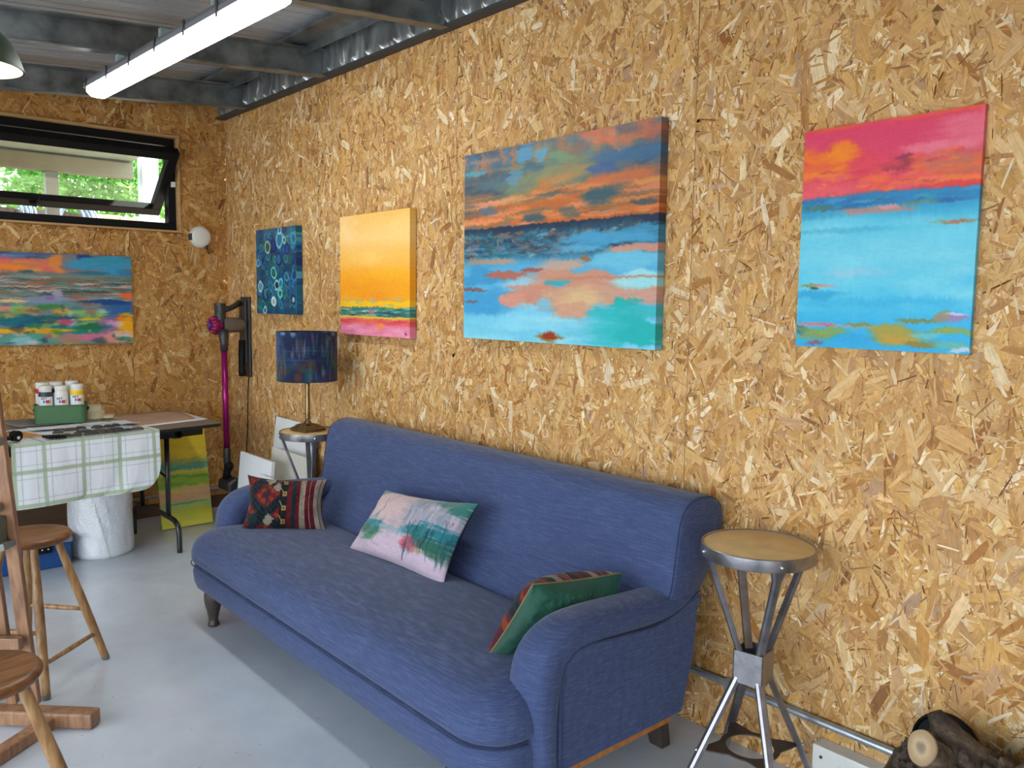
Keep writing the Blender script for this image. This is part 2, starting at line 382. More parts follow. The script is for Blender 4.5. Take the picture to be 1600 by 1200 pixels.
def osb_wall(name, u0, u1, z0, z1, place, density, hole=None, dark=0.0, seed=1, seams=()):
    """place(u, z, d): world; flakes = strands pressed in random directions"""
    r = np.random.default_rng(seed); shade_tint = np.array([1 - dark, 1 - dark * 1.5, 1 - dark * 2.6])
    area = (u1 - u0) * (z1 - z0)
    pal = np.array([(220, 177, 118), (210, 163, 102), (226, 189, 134), (197, 148, 88), (238, 213, 170), (190, 140, 84), (216, 170, 106), (202, 157, 106), (172, 118, 66), (244, 223, 186), (190, 154, 122), (150, 106, 68)], float)
    pw = np.array([.17, .17, .13, .12, .07, .08, .13, .06, .03, .02, .015, .005]); pw = pw / pw.sum()
    V = []; C = []; UV = []; F4 = []
    cls = [  # share, length, width, bias
        (.28, (.05, .150), (.014, .046)),
        (.36, (.025, .095), (.004, .015)),
        (.36, (.008, .038), (.0014, .005))]
    total = int(area * density); nv = 0; order = 0
    specs = []
    for sh, L, Wd in cls:
        n = int(total * sh)
        specs.append(np.stack([r.uniform(L[0], L[1], n) ** 1.0, r.uniform(Wd[0], Wd[1], n) * r.uniform(.5, 1, n)], 1))
    big, mid, sm = specs
    # bottom layer of broad strands for cover, then mixed, slivers near the top
    nb = len(big) // 2
    mixed = np.concatenate([big[nb:], mid, sm[:len(sm) // 2]]); r.shuffle(mixed)
    S = np.concatenate([big[:nb] * np.array([1, 1.5]), mixed, sm[len(sm) // 2:]])
    n = len(S); cu = r.uniform(u0, u1, n); cz = r.uniform(z0, z1, n)
    ang = r.uniform(0, PI, n); pick = r.random(n) < .35
    ang[pick] = PI / 2 + r.normal(0, .45, pick.sum())
    L = S[:, 0] / 2; W = S[:, 1] / 2
    depth = np.linspace(.0002, .0030, n)
    # eight-cornered ragged strand
    tx = np.array([-1, -.55, .5, 1, 1, .55, -.5, -1.]); ty = np.array([-1, -1, -1, -1, 1, 1, 1, 1.])
    X = tx[None] * L[:, None]; Y = ty[None] * W[:, None] * np.where(np.abs(tx) < .9, r.uniform(.8, 1.15, (n, 8)), r.uniform(.25, 1.0, (n, 8)))
    X = X + np.where(np.abs(tx) > .9, r.uniform(-.22, .12, (n, 8)) * L[:, None] * tx[None], 0)
    bend = r.normal(0, .04, n)[:, None] * (X / L[:, None]) ** 2 * L[:, None]; Y = Y + bend
    ca, sa = np.cos(ang)[:, None], np.sin(ang)[:, None]
    PU = cu[:, None] + X * ca - Y * sa; PZ = cz[:, None] + X * sa + Y * ca
    ok = np.ones(n, bool)
    if hole:
        a0, a1, b0, b1 = hole
        ok &= ~((PU.max(1) > a0) & (PU.min(1) < a1) & (PZ.max(1) > b0) & (PZ.min(1) < b1))
    for s in seams:   # strands stop at the board joints
        lo = cu < s
        PU = np.where(lo[:, None], np.minimum(PU, s - .0012), np.where((cu >= s)[:, None], np.maximum(PU, s + .0012), PU))
    PU = np.clip(PU, u0, u1); PZ = np.clip(PZ, z0, z1)
    col = pal[r.choice(len(pal), n, p=pw)] + r.normal(0, 7, (n, 1))
    warm = r.normal(0, 5, (n, 1)); col = col + warm * np.array([[.3, 0, -1.]]); col = col * .985
    slim = W < .003
    col = np.where((slim & (r.random(n) < .30))[:, None], np.array([[156, 108, 62]]) + r.normal(0, 22, (n, 1)), col)
    col = col * shade_tint[None]
    D = depth[:, None] + 0 * PU
    sel = np.where(ok)[0]; PU, PZ, D, X, Y, col = PU[sel], PZ[sel], D[sel], X[sel], Y[sel], col[sel]; n = len(sel)
    V1 = place(PU.ravel(), PZ.ravel(), D.ravel())
    off = r.uniform(0, 50, (n, 2))
    UV1 = np.stack([(X + off[:, :1]).ravel(), (Y + off[:, 1:]).ravel()], 1)
    C1 = np.repeat(npl(col), 8, 0)
    i = np.arange(n)[:, None] * 8
    F1 = np.concatenate([i + np.array([[0, 1, 6, 7]]), i + np.array([[1, 2, 5, 6]]), i + np.array([[2, 3, 4, 5]])])
    # board itself (with the hole) split at the seams
    us = [u0] + sorted(seams) + [u1]; rects = []
    for a, b in zip(us[:-1], us[1:]):
        a += .0015 if a > u0 else 0; b -= .0015 if b < u1 else 0
        if hole and b > hole[0] and a < hole[1]:
            ha, hb, c0, c1 = max(hole[0], a), min(hole[1], b), hole[2], hole[3]
            if ha > a: rects.append((a, ha, z0, z1))
            if hb < b: rects.append((hb, b, z0, z1))
            rects += [(ha, hb, z0, c0), (ha, hb, c1, z1)]
        else: rects.append((a, b, z0, z1))
    vb = []; fb = []; k = 0
    for a, b, c, d in rects:
        q = np.array([(a, c), (b, c), (b, d), (a, d)])
        vb.append(place(q[:, 0], q[:, 1], np.zeros(4))); vb.append(place(q[:, 0], q[:, 1], np.full(4, -.10)))
        for f in ((0, 1, 2, 3), (7, 6, 5, 4), (0, 4, 5, 1), (1, 5, 6, 2), (2, 6, 7, 3), (3, 7, 4, 0)): fb.append([x + k for x in f])
        k += 8
    Vb = np.concatenate(vb); Fb = np.array(fb)
    Vv = np.concatenate([Vb, V1]); Ff = np.concatenate([Fb, F1 + len(Vb)])
    Cc = np.concatenate([np.repeat(npl(np.array([[200, 154, 96.]]) * shade_tint[None]), len(Vb), 0), C1])
    UVc = np.concatenate([Vb[:, [0, 2]] + Vb[:, [1, 1]], UV1])
    me = np_mesh(name, Vv, Ff, Cc, M['osb'], uv=UVc)
    o = bpy.data.objects.new(name, me); COL.objects.link(o); o['kind'] = 'structure'; return o

make_mats(); M['osb'] = osb_mat()
RX = 8.2; RY = -5.4      # extent of the workshop behind the camera
HY0, HY1, HZ0, HZ1 = -2.55, -.325, 1.95, 2.59      # opening for the high window
osb_wall('wall_right', 0, RX, 0, 2.745, lambda u, z, d: np.stack([u, -d, z], 1), 5600, seed=5, seams=(1.36, 2.70, 4.05, 5.40, 6.74))
osb_wall('wall_left', RY, .1, 0, 2.97, lambda u, z, d: np.stack([d, u, z], 1), 5000, hole=(HY0, HY1, HZ0, HZ1), dark=.095, seed=9, seams=(-.66, -2.0, -3.35))  # strand colours darkened and warmed to stand for this wall's dim light
# floor
t = NT('grey_epoxy_floor'); f = t.noise(.9, 6, .6); f2 = t.noise(5, 6, .65)
c = t.ramp(f, [(.3, lin((184, 194, 205))), (.7, lin((208, 216, 226)))])
c = t.mix(1.0, c, t.ramp(f2, [(.3, (.93,) * 3), (.7, (1.05,) * 3)]), 'MULTIPLY')
sp = t.n.new('ShaderNodeTexVoronoi'); sp.inputs['Scale'].default_value = 14; tc = t.n.new('ShaderNodeTexCoord'); t.link(tc.outputs['Object'], sp.inputs[0])
c = t.mix(1.0, c, t.ramp(sp.outputs['Distance'], [(.03, (.45,) * 3), (.055, (1,) * 3)]), 'MULTIPLY')
t.link(c, t.b.inputs['Base Color']); t.link(t.ramp(f2, [(.3, (.12,) * 3), (.75, (.24,) * 3)]), t.b.inputs['Roughness'])
t.b.inputs['Specular IOR Level'].default_value = .6
t.bump(t.noise(2.2, 3), .05, .02); M['floor'] = t.m
struct('floor', MB().box(-.1, RX, RY, .1, -.1, 0), M['floor'])
# ribbed white metal ceiling, sloping down away from the long wall
SL = .083
def zc(y, z0): return z0 + SL * y
mb = MB(); x = -.1; ZT = 2.955
prof = []
while x < RX:
    prof += [(x, 0), (x + .050, 0), (x + .053, .020), (x + .064, .020), (x + .067, 0)]; x += .085
prof.append((x, 0))
rings = [[(a, .05, zc(0, ZT) + b) for a, b in prof], [(a, RY, zc(RY, ZT) + b) for a, b in prof]]
mb.loft(rings, caps=False, closed=False)
mb.add([(-.1, .05, zc(0, ZT) + .1), (RX, .05, zc(0, ZT) + .1), (RX, RY, zc(RY, ZT) + .1), (-.1, RY, zc(RY, ZT) + .1)], [(0, 1, 2, 3)])
M['ceil'] = mat('white_ribbed_metal', (172, 178, 184), .38, .0, (3, 4), .08)
struct('ceiling', mb, M['ceil'])
# far walls behind the camera with the two wide doorways that light the room
M['plain'] = mat('plain_board', (196, 160, 112), .7, 0, (8, 4), .1)
struct('wall_front', MB().box(0, 1.2, RY - .1, RY, 0, 2.6).box(7.6, RX + .1, RY - .1, RY, 0, 2.6).box(1.2, 7.6, RY - .1, RY, 2.45, 2.62), M['plain'])
struct('wall_back', MB().box(RX, RX + .1, -2.6, .1, 0, 3.0).box(RX, RX + .1, RY, -5.0, 0, 2.7).box(RX, RX + .1, -5.0, -2.6, 2.45, 2.8), M['plain'])

struct('trim_3', MB().box(-.1, RX, .0, .1, 2.745, 3.08), M['plain'])
# steel angle along the wall head, foil lining above it, purlin
struct('trim_1', MB().box(.0, RX, -.066, .0, 2.745, 2.756).box(.0, RX, -.012, 0, 2.756, 2.80), M['angle'])
t = NT('crinkled_foil'); f = t.noise(7, 5, .6, sc=(1.6, 1, .35)); f2 = t.noise(26, 4, .6, sc=(2.2, 1, .25))
t.link(t.ramp(f, [(.3, lin((150, 155, 158))), (.7, lin((214, 218, 220)))]), t.b.inputs['Base Color'])
t.b.inputs['Metallic'].default_value = .85; t.b.inputs['Roughness'].default_value = .36
M['foil'] = t.m
# crumpled foil mesh
nx, nz = 1500, 16; U, Zz = np.meshgrid(np.linspace(0, RX, nx), np.linspace(2.756, 2.93, nz))
cr = (np.abs(fbm(U * 9 + .6 * Zz, Zz * 3, 3, 3) - .5) * -.05) + .018 * (vn(U * 30, Zz * 8, 9) - .5)
kk = (U * 11 + 1.1 * fbm(U * 3, Zz * 9, 31) + .3 * Zz * 8); cr = cr - .012 * np.exp(-(((kk % 1) - .5) / .05) ** 2) * vn(U * 6, Zz * 14, 8)
cr = cr - .02 * np.exp(-((((U + .35 * (Zz - 2.8)) * 7.3) % 1 - .5) / .06) ** 2)
Yy = -.040 + cr * .8 * np.clip((Zz - 2.756) / .02, 0.2, 1)
V = np.stack([U.ravel(), np.minimum(Yy, -.015).ravel(), Zz.ravel()], 1)
i = np.arange(nx * nz).reshape(nz, nx); Fq = np.stack([i[:-1, :-1].ravel(), i[:-1, 1:].ravel(), i[1:, 1:].ravel(), i[1:, :-1].ravel()], 1)
o = bpy.data.objects.new('trim_2', np_mesh('trim_2', V, Fq, None, M['foil'], smooth=True)); COL.objects.link(o); o['kind'] = 'structure'
# roof beams: channels, each one a thing
def beam(x, y0, y1, z, label, hgt=.145):
    mb = MB(); fl = .055
    def zz(y, o): return z + SL * (y + .05) + o
    for (xa, xb, za, zb) in ((x - .006, x, 0, hgt), (x, x + fl, 0, .007), (x, x + fl, hgt - .007, hgt)):
        vs = [(xx, yy, zz(yy, oo)) for yy in (y0, y1) for oo in (za, zb) for xx in (xa, xb)]
        mb.add(vs, [(0, 1, 3, 2), (4, 6, 7, 5), (0, 4, 5, 1), (2, 3, 7, 6), (0, 2, 6, 4), (1, 5, 7, 3)])
    o = obj('roof_beam', mb, M['steel']); tag(o, label, 'beam', 'galvanised roof beams')
    return o
BX = (.45, 1.51, 2.645, 3.78, 4.9, 6.0, 7.1)
LB = ['galvanised steel roof beam nearest the window wall', 'galvanised steel roof beam second from the window wall, crossed by the strip light',
      'galvanised steel roof beam at the top edge, third from the window wall', 'galvanised steel roof beam overhead behind the strip light end', 'galvanised steel roof beam above the pink and blue painting',
      'galvanised steel roof beam above the viewer', 'galvanised steel roof beam nearest the rear doorway']
for x, l in zip(BX[:4], LB): beam(x, -.05, RY, 2.742, l)
for x, l in zip(BX[4:], LB[4:]): beam(x, -.05, RY, 2.742, l)
mb = MB(); 
mb.box(0, RX, -.30, -.165, 2.885, 2.90).box(0, RX, -.172, -.165, 2.84, 2.90)
o = obj('purlin', mb, M['steel']); tag(o, 'galvanised purlin running above the beams along the long wall', 'purlin')

# ------------------------------------------------------------------ high window, pivot sash and what stands outside
wn = thing('window_1', None, None, (0, -1.44, 1.95)); wn['kind'] = 'structure'
def ringbox(mb, y0, y1, z0, z1, w, xa, xb):
    mb.box(xa, xb, y0, y1, z0, z0 + w); mb.box(xa, xb, y0, y1, z1 - w, z1)
    mb.box(xa, xb, y0, y0 + w, z0 + w, z1 - w); mb.box(xa, xb, y1 - w, y1, z0 + w, z1 - w); return mb
o = obj('window_lining', ringbox(MB(), HY0 - .004, HY1 + .004, HZ0 - .004, HZ1 + .004, .014, -.13, .010), M['liner'], wn, bevel=.002)
obj('window_frame', ringbox(MB(), HY0 + .012, HY1 - .012, HZ0 + .012, HZ1 - .012, .050, -.125, -.045), M['black'], wn, bevel=.004)
SP = Vector((-.075, 0, 2.285)); TL = rad(50); SH = .288
up = Vector((sin(TL), 0, cos(TL))); nr = Vector((cos(TL), 0, -sin(TL)))
SY0, SY1 = HY0 + .06, -.372
def sashbox(mb, y0, y1, a, b, d0, d1):
    vs = []
    for d in (d0, d1):
        for h in (a, b):
            for y in (y0, y1): p = SP + up * h + nr * d; vs.append((p.x, y, p.z))
    mb.add(vs, [(0, 1, 3, 2), (4, 6, 7, 5), (0, 4, 5, 1), (2, 3, 7, 6), (0, 2, 6, 4), (1, 5, 7, 3)])
mb = MB(); w = .062
sashbox(mb, SY0, SY1, -SH, -SH + w, -.03, .03); sashbox(mb, SY0, SY1, SH - w, SH, -.03, .03)
sashbox(mb, SY0, SY0 + w, -SH + w, SH - w, -.03, .03); sashbox(mb, SY1 - w, SY1, -SH + w, SH - w, -.03, .03)
sash = obj('pivot_sash', mb, M['black'], wn, bevel=.004)
t = NT('window_glass'); gl = t.n.new('ShaderNodeBsdfGlossy'); gl.inputs['Roughness'].default_value = .02; tr = t.n.new('ShaderNodeBsdfTransparent')
lw_ = t.n.new('ShaderNodeLayerWeight'); fr = t.n.new('ShaderNodeMath'); fr.operation = 'POWER'; fr.inputs[1].default_value = 4; t.link(lw_.outputs['Facing'], fr.inputs[0]); mx = t.n.new('ShaderNodeMixShader')
ml = t.n.new('ShaderNodeMath'); ml.operation = 'MULTIPLY_ADD'; ml.inputs[1].default_value = .7; ml.inputs[2].default_value = .05; t.link(fr.outputs[0], ml.inputs[0])
tr.inputs[0].default_value = (.93, .97, .95, 1)
t.link(ml.outputs[0], mx.inputs[0]); t.link(tr.outputs[0], mx.inputs[1]); t.link(gl.outputs[0], mx.inputs[2]); t.link(mx.outputs[0], t.out.inputs[0]); M['glass'] = t.m
mb = MB(); sashbox(mb, SY0 + w - .004, SY1 - w + .004, -SH + w - .004, SH - w + .004, -.003, .003); obj('glass', mb, M['glass'], sash)
mb = MB(); q = SP - up * (SH - .03) + nr * .03; hy = -1.155
mb.sphere((q.x + nr.x * .008, hy, q.z + nr.z * .008), .024, 12, (1, 1.3, .7)); a = Vector((q.x, hy, q.z)) + nr * .02
mb.tube([a, a + nr * .02 + up * .02, a + up * .085 + nr * .02 + Vector((0, .008, 0))], [.009, .009, .006], 8)
obj('window_handle', mb, M['black'], sash, smooth=True)
obj('pivot_hinge', MB().box(-.045, -.02, SY1 + .004, SY1 + .03, 2.255, 2.29), M['white_plastic'], wn, bevel=.003)

# outdoors
struct('ground', MB().box(-30, -.1, -25, 25, -.35, -.25), mat('outdoor_gravel', (150, 140, 120), .9, 0, (20, 4), .2))
po = thing('porch', 'pale cladded porch canopy outside the high window with square posts', 'porch', (-1.0, -1.6, 0))
mb = MB()
mb.add([(-.12, -3.6, 2.74), (-1.75, -3.6, 2.60), (-1.75, -.17, 2.60), (-.12, -.17, 2.74), (-.12, -3.6, 2.78), (-1.75, -3.6, 2.64), (-1.75, -.17, 2.64), (-.12, -.17, 2.78)], [(0, 1, 2, 3), (7, 6, 5, 4), (0, 4, 5, 1), (1, 5, 6, 2), (2, 6, 7, 3), (3, 7, 4, 0)])
obj('porch_roof', mb, M['porch'], po)
for x in (-.75, -1.15): obj('porch_rafter', MB().box(x - .012, x + .012, -3.6, -.17, 2.635, 2.67), M['porch_dark'], po)
obj('porch_beam', MB().box(-1.58, -1.49, -3.6, -.17, 2.475, 2.60), mat('tan_beam', (142, 136, 118), .7, 0, (6, 4), .1), po, bevel=.005)
for y in (-3.4, -.82): obj('porch_post', MB().box(-1.58, -1.49, y, y + .09, -.25, 2.475), M['porch_dark'], po, bevel=.005)
o = obj('corner_post', MB().box(-1.62, -1.49, -.10, .03, -.25, 4.0), mat('white_column', (225, 228, 232), .5, 0, (8, 2), .03)); tag(o, 'white square post outside the right end of the high window', 'post')
fe = thing('fence', 'weathered brown board fence outside below the window opening', 'fence', (-2.5, -1.4, -.25))
y = -4.4; k = 0
while y < .6:
    pale = y > -.42
    obj('fence_board', MB().box(-2.53 + .004 * (k % 2), -2.50 + .004 * (k % 2), y, y + .138, -.25, 2.265 - (.012 if k % 3 == 1 else 0)), M['fence_pale'] if pale else M['fence'], fe); y += .142; k += 1
obj('fence_rail', MB().box(-2.496, -2.46, -4.4, .6, 2.14, 2.20), M['fence'], fe)
def coil(c, R, n, label):
    mb = MB(); r = random.Random(int(c[1] * 100))
    pts = []
    for k in range(n * 24):
        a = 2 * PI * k / 24; rr = R * (1 + .05 * sin(k * .37) + .10 * (k / (n * 24) - .5))
        pts.append((c[0] + .03 * sin(k * .21) - .045 + .09 * k / (n * 24), c[1] + rr * .8 * cos(a) + .010 * (k // 24), c[2] + rr * sin(a)))
    mb.tube(pts, .009, 6); o = obj('cable_coil', mb, M['cable'], smooth=True); tag(o, label, 'cable', 'coils of cable outside the window')
coil((-2.405, -.95, 2.20), .17, 9, 'blue grey cable coil outside, hanging left of the window handle')
coil((-2.405, -.46, 2.16), .18, 9, 'blue grey cable coil outside, nearer the right end of the window')
def shrub(c, s, n, label, seed):
    r = np.random.default_rng(seed); root = thing('shrub', label, 'shrub', (c[0], c[1], -.25), group='shrubs outside the window')
    d = r.normal(size=(n, 3)); d /= np.linalg.norm(d, axis=1)[:, None]; rad_ = r.uniform(.55, 1.0, (n, 1)) ** .5
    lump = 1 + .35 * (fbm(d[:, 0] * 3 + 5, d[:, 2] * 3 + d[:, 1] * 2, seed) - .5)[:, None]
    P = np.array(c) + d * rad_ * np.array(s) * lump
    P[:, 2] = np.maximum(P[:, 2], -.2)
    a = r.normal(size=(n, 3)); a /= np.linalg.norm(a, axis=1)[:, None]; b = np.cross(a, r.normal(size=(n, 3))); b /= np.linalg.norm(b, axis=1)[:, None]
    L = r.uniform(.035, .085, (n, 1)); W = L * r.uniform(.25, .5, (n, 1))
    V = np.stack([P - a * L, P + b * W, P + a * L, P - b * W], 1).reshape(-1, 3)
    F = np.arange(4 * n).reshape(n, 4)
    o = bpy.data.objects.new('foliage', np_mesh('foliage', V - np.array(root.location), F, None, M['leaf'])); COL.objects.link(o); o.parent = root
    mb = MB()
    for k in range(7):
        e = Vector(c) + Vector((r.uniform(-.6, .6) * s[0], r.uniform(-.6, .6) * s[1], r.uniform(-.1, .6) * s[2]))
        mb.tube(smooth_path([(c[0] + .1 * k - .3, c[1] + .1 * k - .3, -.25), (c[0] + (e.x - c[0]) * .4, c[1] + (e.y - c[1]) * .4, c[2] * .5), e]), .025, 6)
    obj('stem', mb, M['easel'], root, smooth=True)
shrub((-5.6, -1.7, 1.9), (1.2, 1.15, 2.3), 24000, 'leafy green shrub outside, left of the porch post', 3)
shrub((-6.0, .9, 2.0), (1.3, 1.2, 2.4), 24000, 'leafy green shrub outside, right of the porch post', 4)
shrub((-6.2, 3.6, 2.2), (1.3, 1.2, 2.6), 12000, 'leafy green shrub outside, beyond the white column', 5)
shrub((-9.4, 0, 2.6), (1.4, 4.5, 2.4), 16000, 'tall dense green shrub standing furthest behind the fence', 6)

# ------------------------------------------------------------------ strip light and green pendant
def emit(name, c, s):
    t = NT(name); t.b.inputs['Base Color'].default_value = (.9, .9, .9, 1)
    f = t.noise(1, 1); e = t.ramp(f, [(0, c), (1, tuple(x * .99 for x in c))]); t.link(e, t.b.inputs['Emission Color'])
    t.b.inputs['Emission Strength'].default_value = s; return t.m
M['tube'] = emit('lit_diffuser', (.96, 1.0, .97), TUBE)
def strip(name, ax, ay, bx, by, z, label):
    d = Vector((bx - ax, by - ay, 0)); L = d.length; d.normalize(); root = thing(name, label, 'light', ((ax + bx) / 2, (ay + by) / 2, z))
    n = Vector((-d.y, d.x, 0)); A = Vector((ax, ay, z)); 
    def P(s, w, h): return A + d * s + n * w + Vector((0, 0, h))
    hp = [(-.062, .042), (-.062, .062), (-.045, .085), (-.03, .10), (.03, .10), (.045, .085), (.062, .062), (.062, .042)]
    dp = [(-.056, .042), (-.052, .022), (-.032, .004), (0, 0), (.032, .004), (.052, .022), (.056, .042)]
    def ext(pr, s0, s1, taper):
        rs = []
        for s, k in ((s0, taper), (s0 + .02, 1), (s1 - .02, 1), (s1, taper)):
            rs.append([P(s, a * (1 if k == 1 else .8), .05 + (b - .05) * k) for a, b in pr])
        return MB().loft(rs)
    obj('diffuser', ext(dp, .01, L - .01, .45), M['tube'], root, smooth=True, auto=30)
    h = obj('housing', ext(hp, 0, L, .8), M['grey_plastic'], root, smooth=True, auto=30)
    for k in range(7):
        s = .06 + k * (L - .12) / 6
        for sg in (-1, 1):
            c = MB(); c.obox(P(s - .008, sg * .064, .035), P(s + .008, sg * .064, .035), .006, .02); c.obox(P(s - .006, sg * .063, .063), P(s + .006, sg * .063, .063), .007, .04)
            obj('clip', c, M['clip'], h)
    for s in (.33, .87, 1.40):
        if s < L:
            y = P(s, 0, 0).y; zt = 2.742 + SL * (y + .05)
            obj('bracket', MB().obox(P(s, .02, .10), P(s, .02, zt - z), .05, .03, up=d), mat('pale_bracket', (150, 170, 176), .5), root)
    return root
strip('strip_light', 1.184, -1.148, 3.113, -1.065, 2.50, 'long lit white strip light fixed under the steel roof beams')
pl = thing('pendant_lamp', 'dark green enamel pendant shade at the left edge, below the beams', 'lamp', (2.752, -1.925, 2.2))
pr_ = [(.152, 0), (.148, .012), (.138, .045), (.118, .085), (.088, .118), (.05, .14), (.03, .15)]
sh = obj('lamp_shade', MB().lathe(pr_ + [(.026, .146), (.046, .136), (.084, .114), (.114, .081), (.134, .042), (.1445, .011), (.1475, .001), pr_[0]], pl.location, 48, caps=False), M['lampgreen'], pl, smooth=True, auto=40)
mb = MB(); n_ = 48; rr = [[Vector((2.752 + (r - .0022) * cos(2 * PI * k / n_), -1.925 + (r - .0022) * sin(2 * PI * k / n_), 2.2 + z - .003)) for k in range(n_)] for r, z in [(.1475, .0035), (.1445, .011), (.134, .042), (.114, .081), (.084, .114), (.046, .136)]]
mb.loft(rr, caps=False); obj('shade_lining', mb, M['lampinner'], sh, smooth=True)
obj('lamp_holder', MB().lathe([(.0, .145), (.028, .145), (.03, .19), (.02, .215), (.0, .22)], pl.location, 24), M['lampgreen'], pl, smooth=True, auto=40)
obj('bulb', MB().sphere((2.752, -1.925, 2.2 + .09), .035, 16, (1, 1, 1.25)), emit('warm_bulb', (1, .80, .60), 22.0), pl, smooth=True)
obj('cord', MB().tube([(2.752, -1.925, 2.41), (2.752, -1.925, 2.80)], .004, 8), M['blackcable'], pl)

# ------------------------------------------------------------------ paintings
M['paint'] = attr_mat('artist_paint', .42, bump=.08, bscale=120)
M['ply'] = M['liner']
def hang_right(name, label, P, x0, z0, depth):
    root = thing(name, label, 'painting', (x0 + P.w / 2, 0, z0), group=None)
    P.smear(.03 if name != 'ring_painting' else .006, .008); P.finish()
    canvas_mesh('canvas', P, depth, lambda u, z, d: np.stack([x0 + u, -d - .004, z0 + z], 1), M['paint'], root)
    mb = MB(); e = .012
    mb.box(x0 + e, x0 + e + .03, -.012, -.0029, z0 + e, z0 + P.h - e).box(x0 + P.w - e - .03, x0 + P.w - e, -.012, -.0029, z0 + e, z0 + P.h - e).box(x0 + .04, x0 + P.w - .04, -.012, -.004, z0 + e, z0 + e + .03).box(x0 + .04, x0 + P.w - .04, -.012, -.004, z0 + P.h - .045, z0 + P.h - e)
    obj('stretcher_bar', mb, M['ply'], root); return root

# -- small blue canvas of rings
P = Paint(.572, .54, .003, (14, 92, 128))
P.strokes(260, 0, 1, 0, 1, (.03, .12), (.03, .10), [(10, 70, 120), (20, 110, 140), (14, 100, 110), (10, 50, 100), (30, 120, 160), (20, 110, 90), (8, 40, 90)], (.3, .7), .6)
P.strokes(40, 0, 1, 0, 1, (.015, .03), (.02, .05), [(96, 84, 70), (110, 90, 60), (14, 24, 60), (12, 80, 60)], (.4, .8), .5)
r = P.r
def ringm(cx, cy, R, wd, c, a, fill=None):
    d = np.sqrt(((P.U - cx)) ** 2 + ((P.V - cy) * .94) ** 2) + .045 * (fbm(P.U * 12, P.V * 12, int(cx * 999)) - .5)
    if fill: P.put(1 - sst(R - .012, R, d), fill, a)
    P.put(1 - sst(wd * .5, wd, np.abs(d - R)), c, a)
for i in range(110):
    ringm(r.uniform(.03, .97), r.uniform(.03, .97), r.uniform(.02, .055), r.uniform(.010, .018), [(60, 150, 190), (12, 40, 110), (40, 140, 150), (8, 60, 120), (24, 120, 170), (90, 170, 190)][r.integers(6)], r.uniform(.5, .9), [(14, 60, 130), (10, 100, 120), (16, 110, 80), (30, 90, 150)][r.integers(4)])
for cx, cy, R, c, fl in [(.60, .14, .075, (120, 200, 210), (30, 120, 180)), (.62, .03, .04, (170, 220, 220), (30, 110, 120)), (.45, .20, .07, (10, 30, 100), (10, 50, 130)), (.30, .22, .06, (190, 200, 150), (14, 100, 90)), (.45, .52, .06, (110, 210, 220), (20, 110, 90)), (.10, .68, .05, (190, 225, 235), (90, 160, 190)), (.52, .66, .05, (170, 220, 210), (20, 40, 50)), (.62, .64, .05, (90, 200, 220), (30, 120, 170)), (.60, .76, .05, (120, 210, 200), (20, 100, 120)), (.44, .86, .045, (230, 245, 245), (170, 200, 200)), (.92, .83, .05, (20, 40, 90), (160, 200, 215)), (.57, .36, .055, (14, 30, 110), (40, 110, 170)), (.05, .40, .04, (110, 190, 220), (30, 90, 150)), (.22, .96, .04, (180, 220, 230), (20, 80, 140)), (.72, .15, .03, (150, 200, 170), (20, 100, 90)), (.78, .25, .05, (12, 50, 110), (20, 80, 150))]:
    ringm(cx, cy, R, .015, c, .9, fl)
hang_right('ring_painting', 'small blue painting covered in rings, hanging above the table lamp', P, .583, 1.408, .040)

# -- yellow sunset canvas
P = Paint(.690, .646, .003)
P.grad([(0, (246, 190, 96)), (.08, (248, 196, 106)), (.2, (252, 206, 128)), (.3, (250, 192, 96)), (.42, (252, 186, 78)), (.55, (252, 170, 38)), (.66, (250, 168, 30)), (.74, (250, 178, 40)), (1, (238, 140, 170))])
P.blob(.10, .10, .12, .09, (252, 212, 150), .7, .9); P.blob(.85, .17, .25, .10, (252, 210, 130), .6, .9); P.blob(.45, .36, .2, .05, (253, 212, 120), .6, .9)
P.blob(.3, .58, .45, .09, (248, 152, 22), .55, .8); P.blob(.7, .5, .5, .05, (255, 186, 30), .5, .9); P.blob(.55, .72, .18, .07, (244, 140, 40), .6, .8)
P.band(.715, .765, (252, 196, 30), .9, .008, .012); P.strokes(26, 0, 1, .69, .76, (.02, .07), (.003, .008), [(120, 180, 170), (240, 150, 60), (230, 210, 60), (110, 190, 200)], (.5, .9))
P.band(.765, .845, (40, 130, 130), .95, .006, .010); P.strokes(70, 0, 1, .768, .84, (.02, .12), (.002, .007), [(20, 90, 100), (60, 170, 170), (150, 190, 90), (230, 220, 90), (20, 60, 90), (190, 210, 190), (100, 70, 70)], (.5, .9))
P.blob(.47, .80, .05, .02, (190, 110, 140), .8)
P.band(.84, .865, (232, 200, 60), .9, .004, .008); P.band(.86, .92, (224, 84, 90), .8, .015, .012); P.strokes(40, 0, 1, .86, .92, (.04, .14), (.004, .012), [(240, 110, 60), (220, 60, 90), (236, 120, 130)], (.4, .8))
P.band(.91, 1.1, (236, 134, 168), .95, .02, .02); P.blob(.6, .93, .06, .03, (246, 150, 60), .8, .6); P.strokes(60, 0, 1, .92, 1, (.02, .1), (.004, .02), [(244, 160, 190), (224, 104, 150), (240, 140, 160), (246, 180, 200)], (.2, .5), .8)
P.strokes(8, .93, .95, .955, .975, (.004, .008), (.003, .008), [(90, 40, 60)], (.6, .9))
hang_right('sunset_painting', 'yellow and pink sunset painting, second from the corner on the long wall', P, 1.683, 1.313, .039)

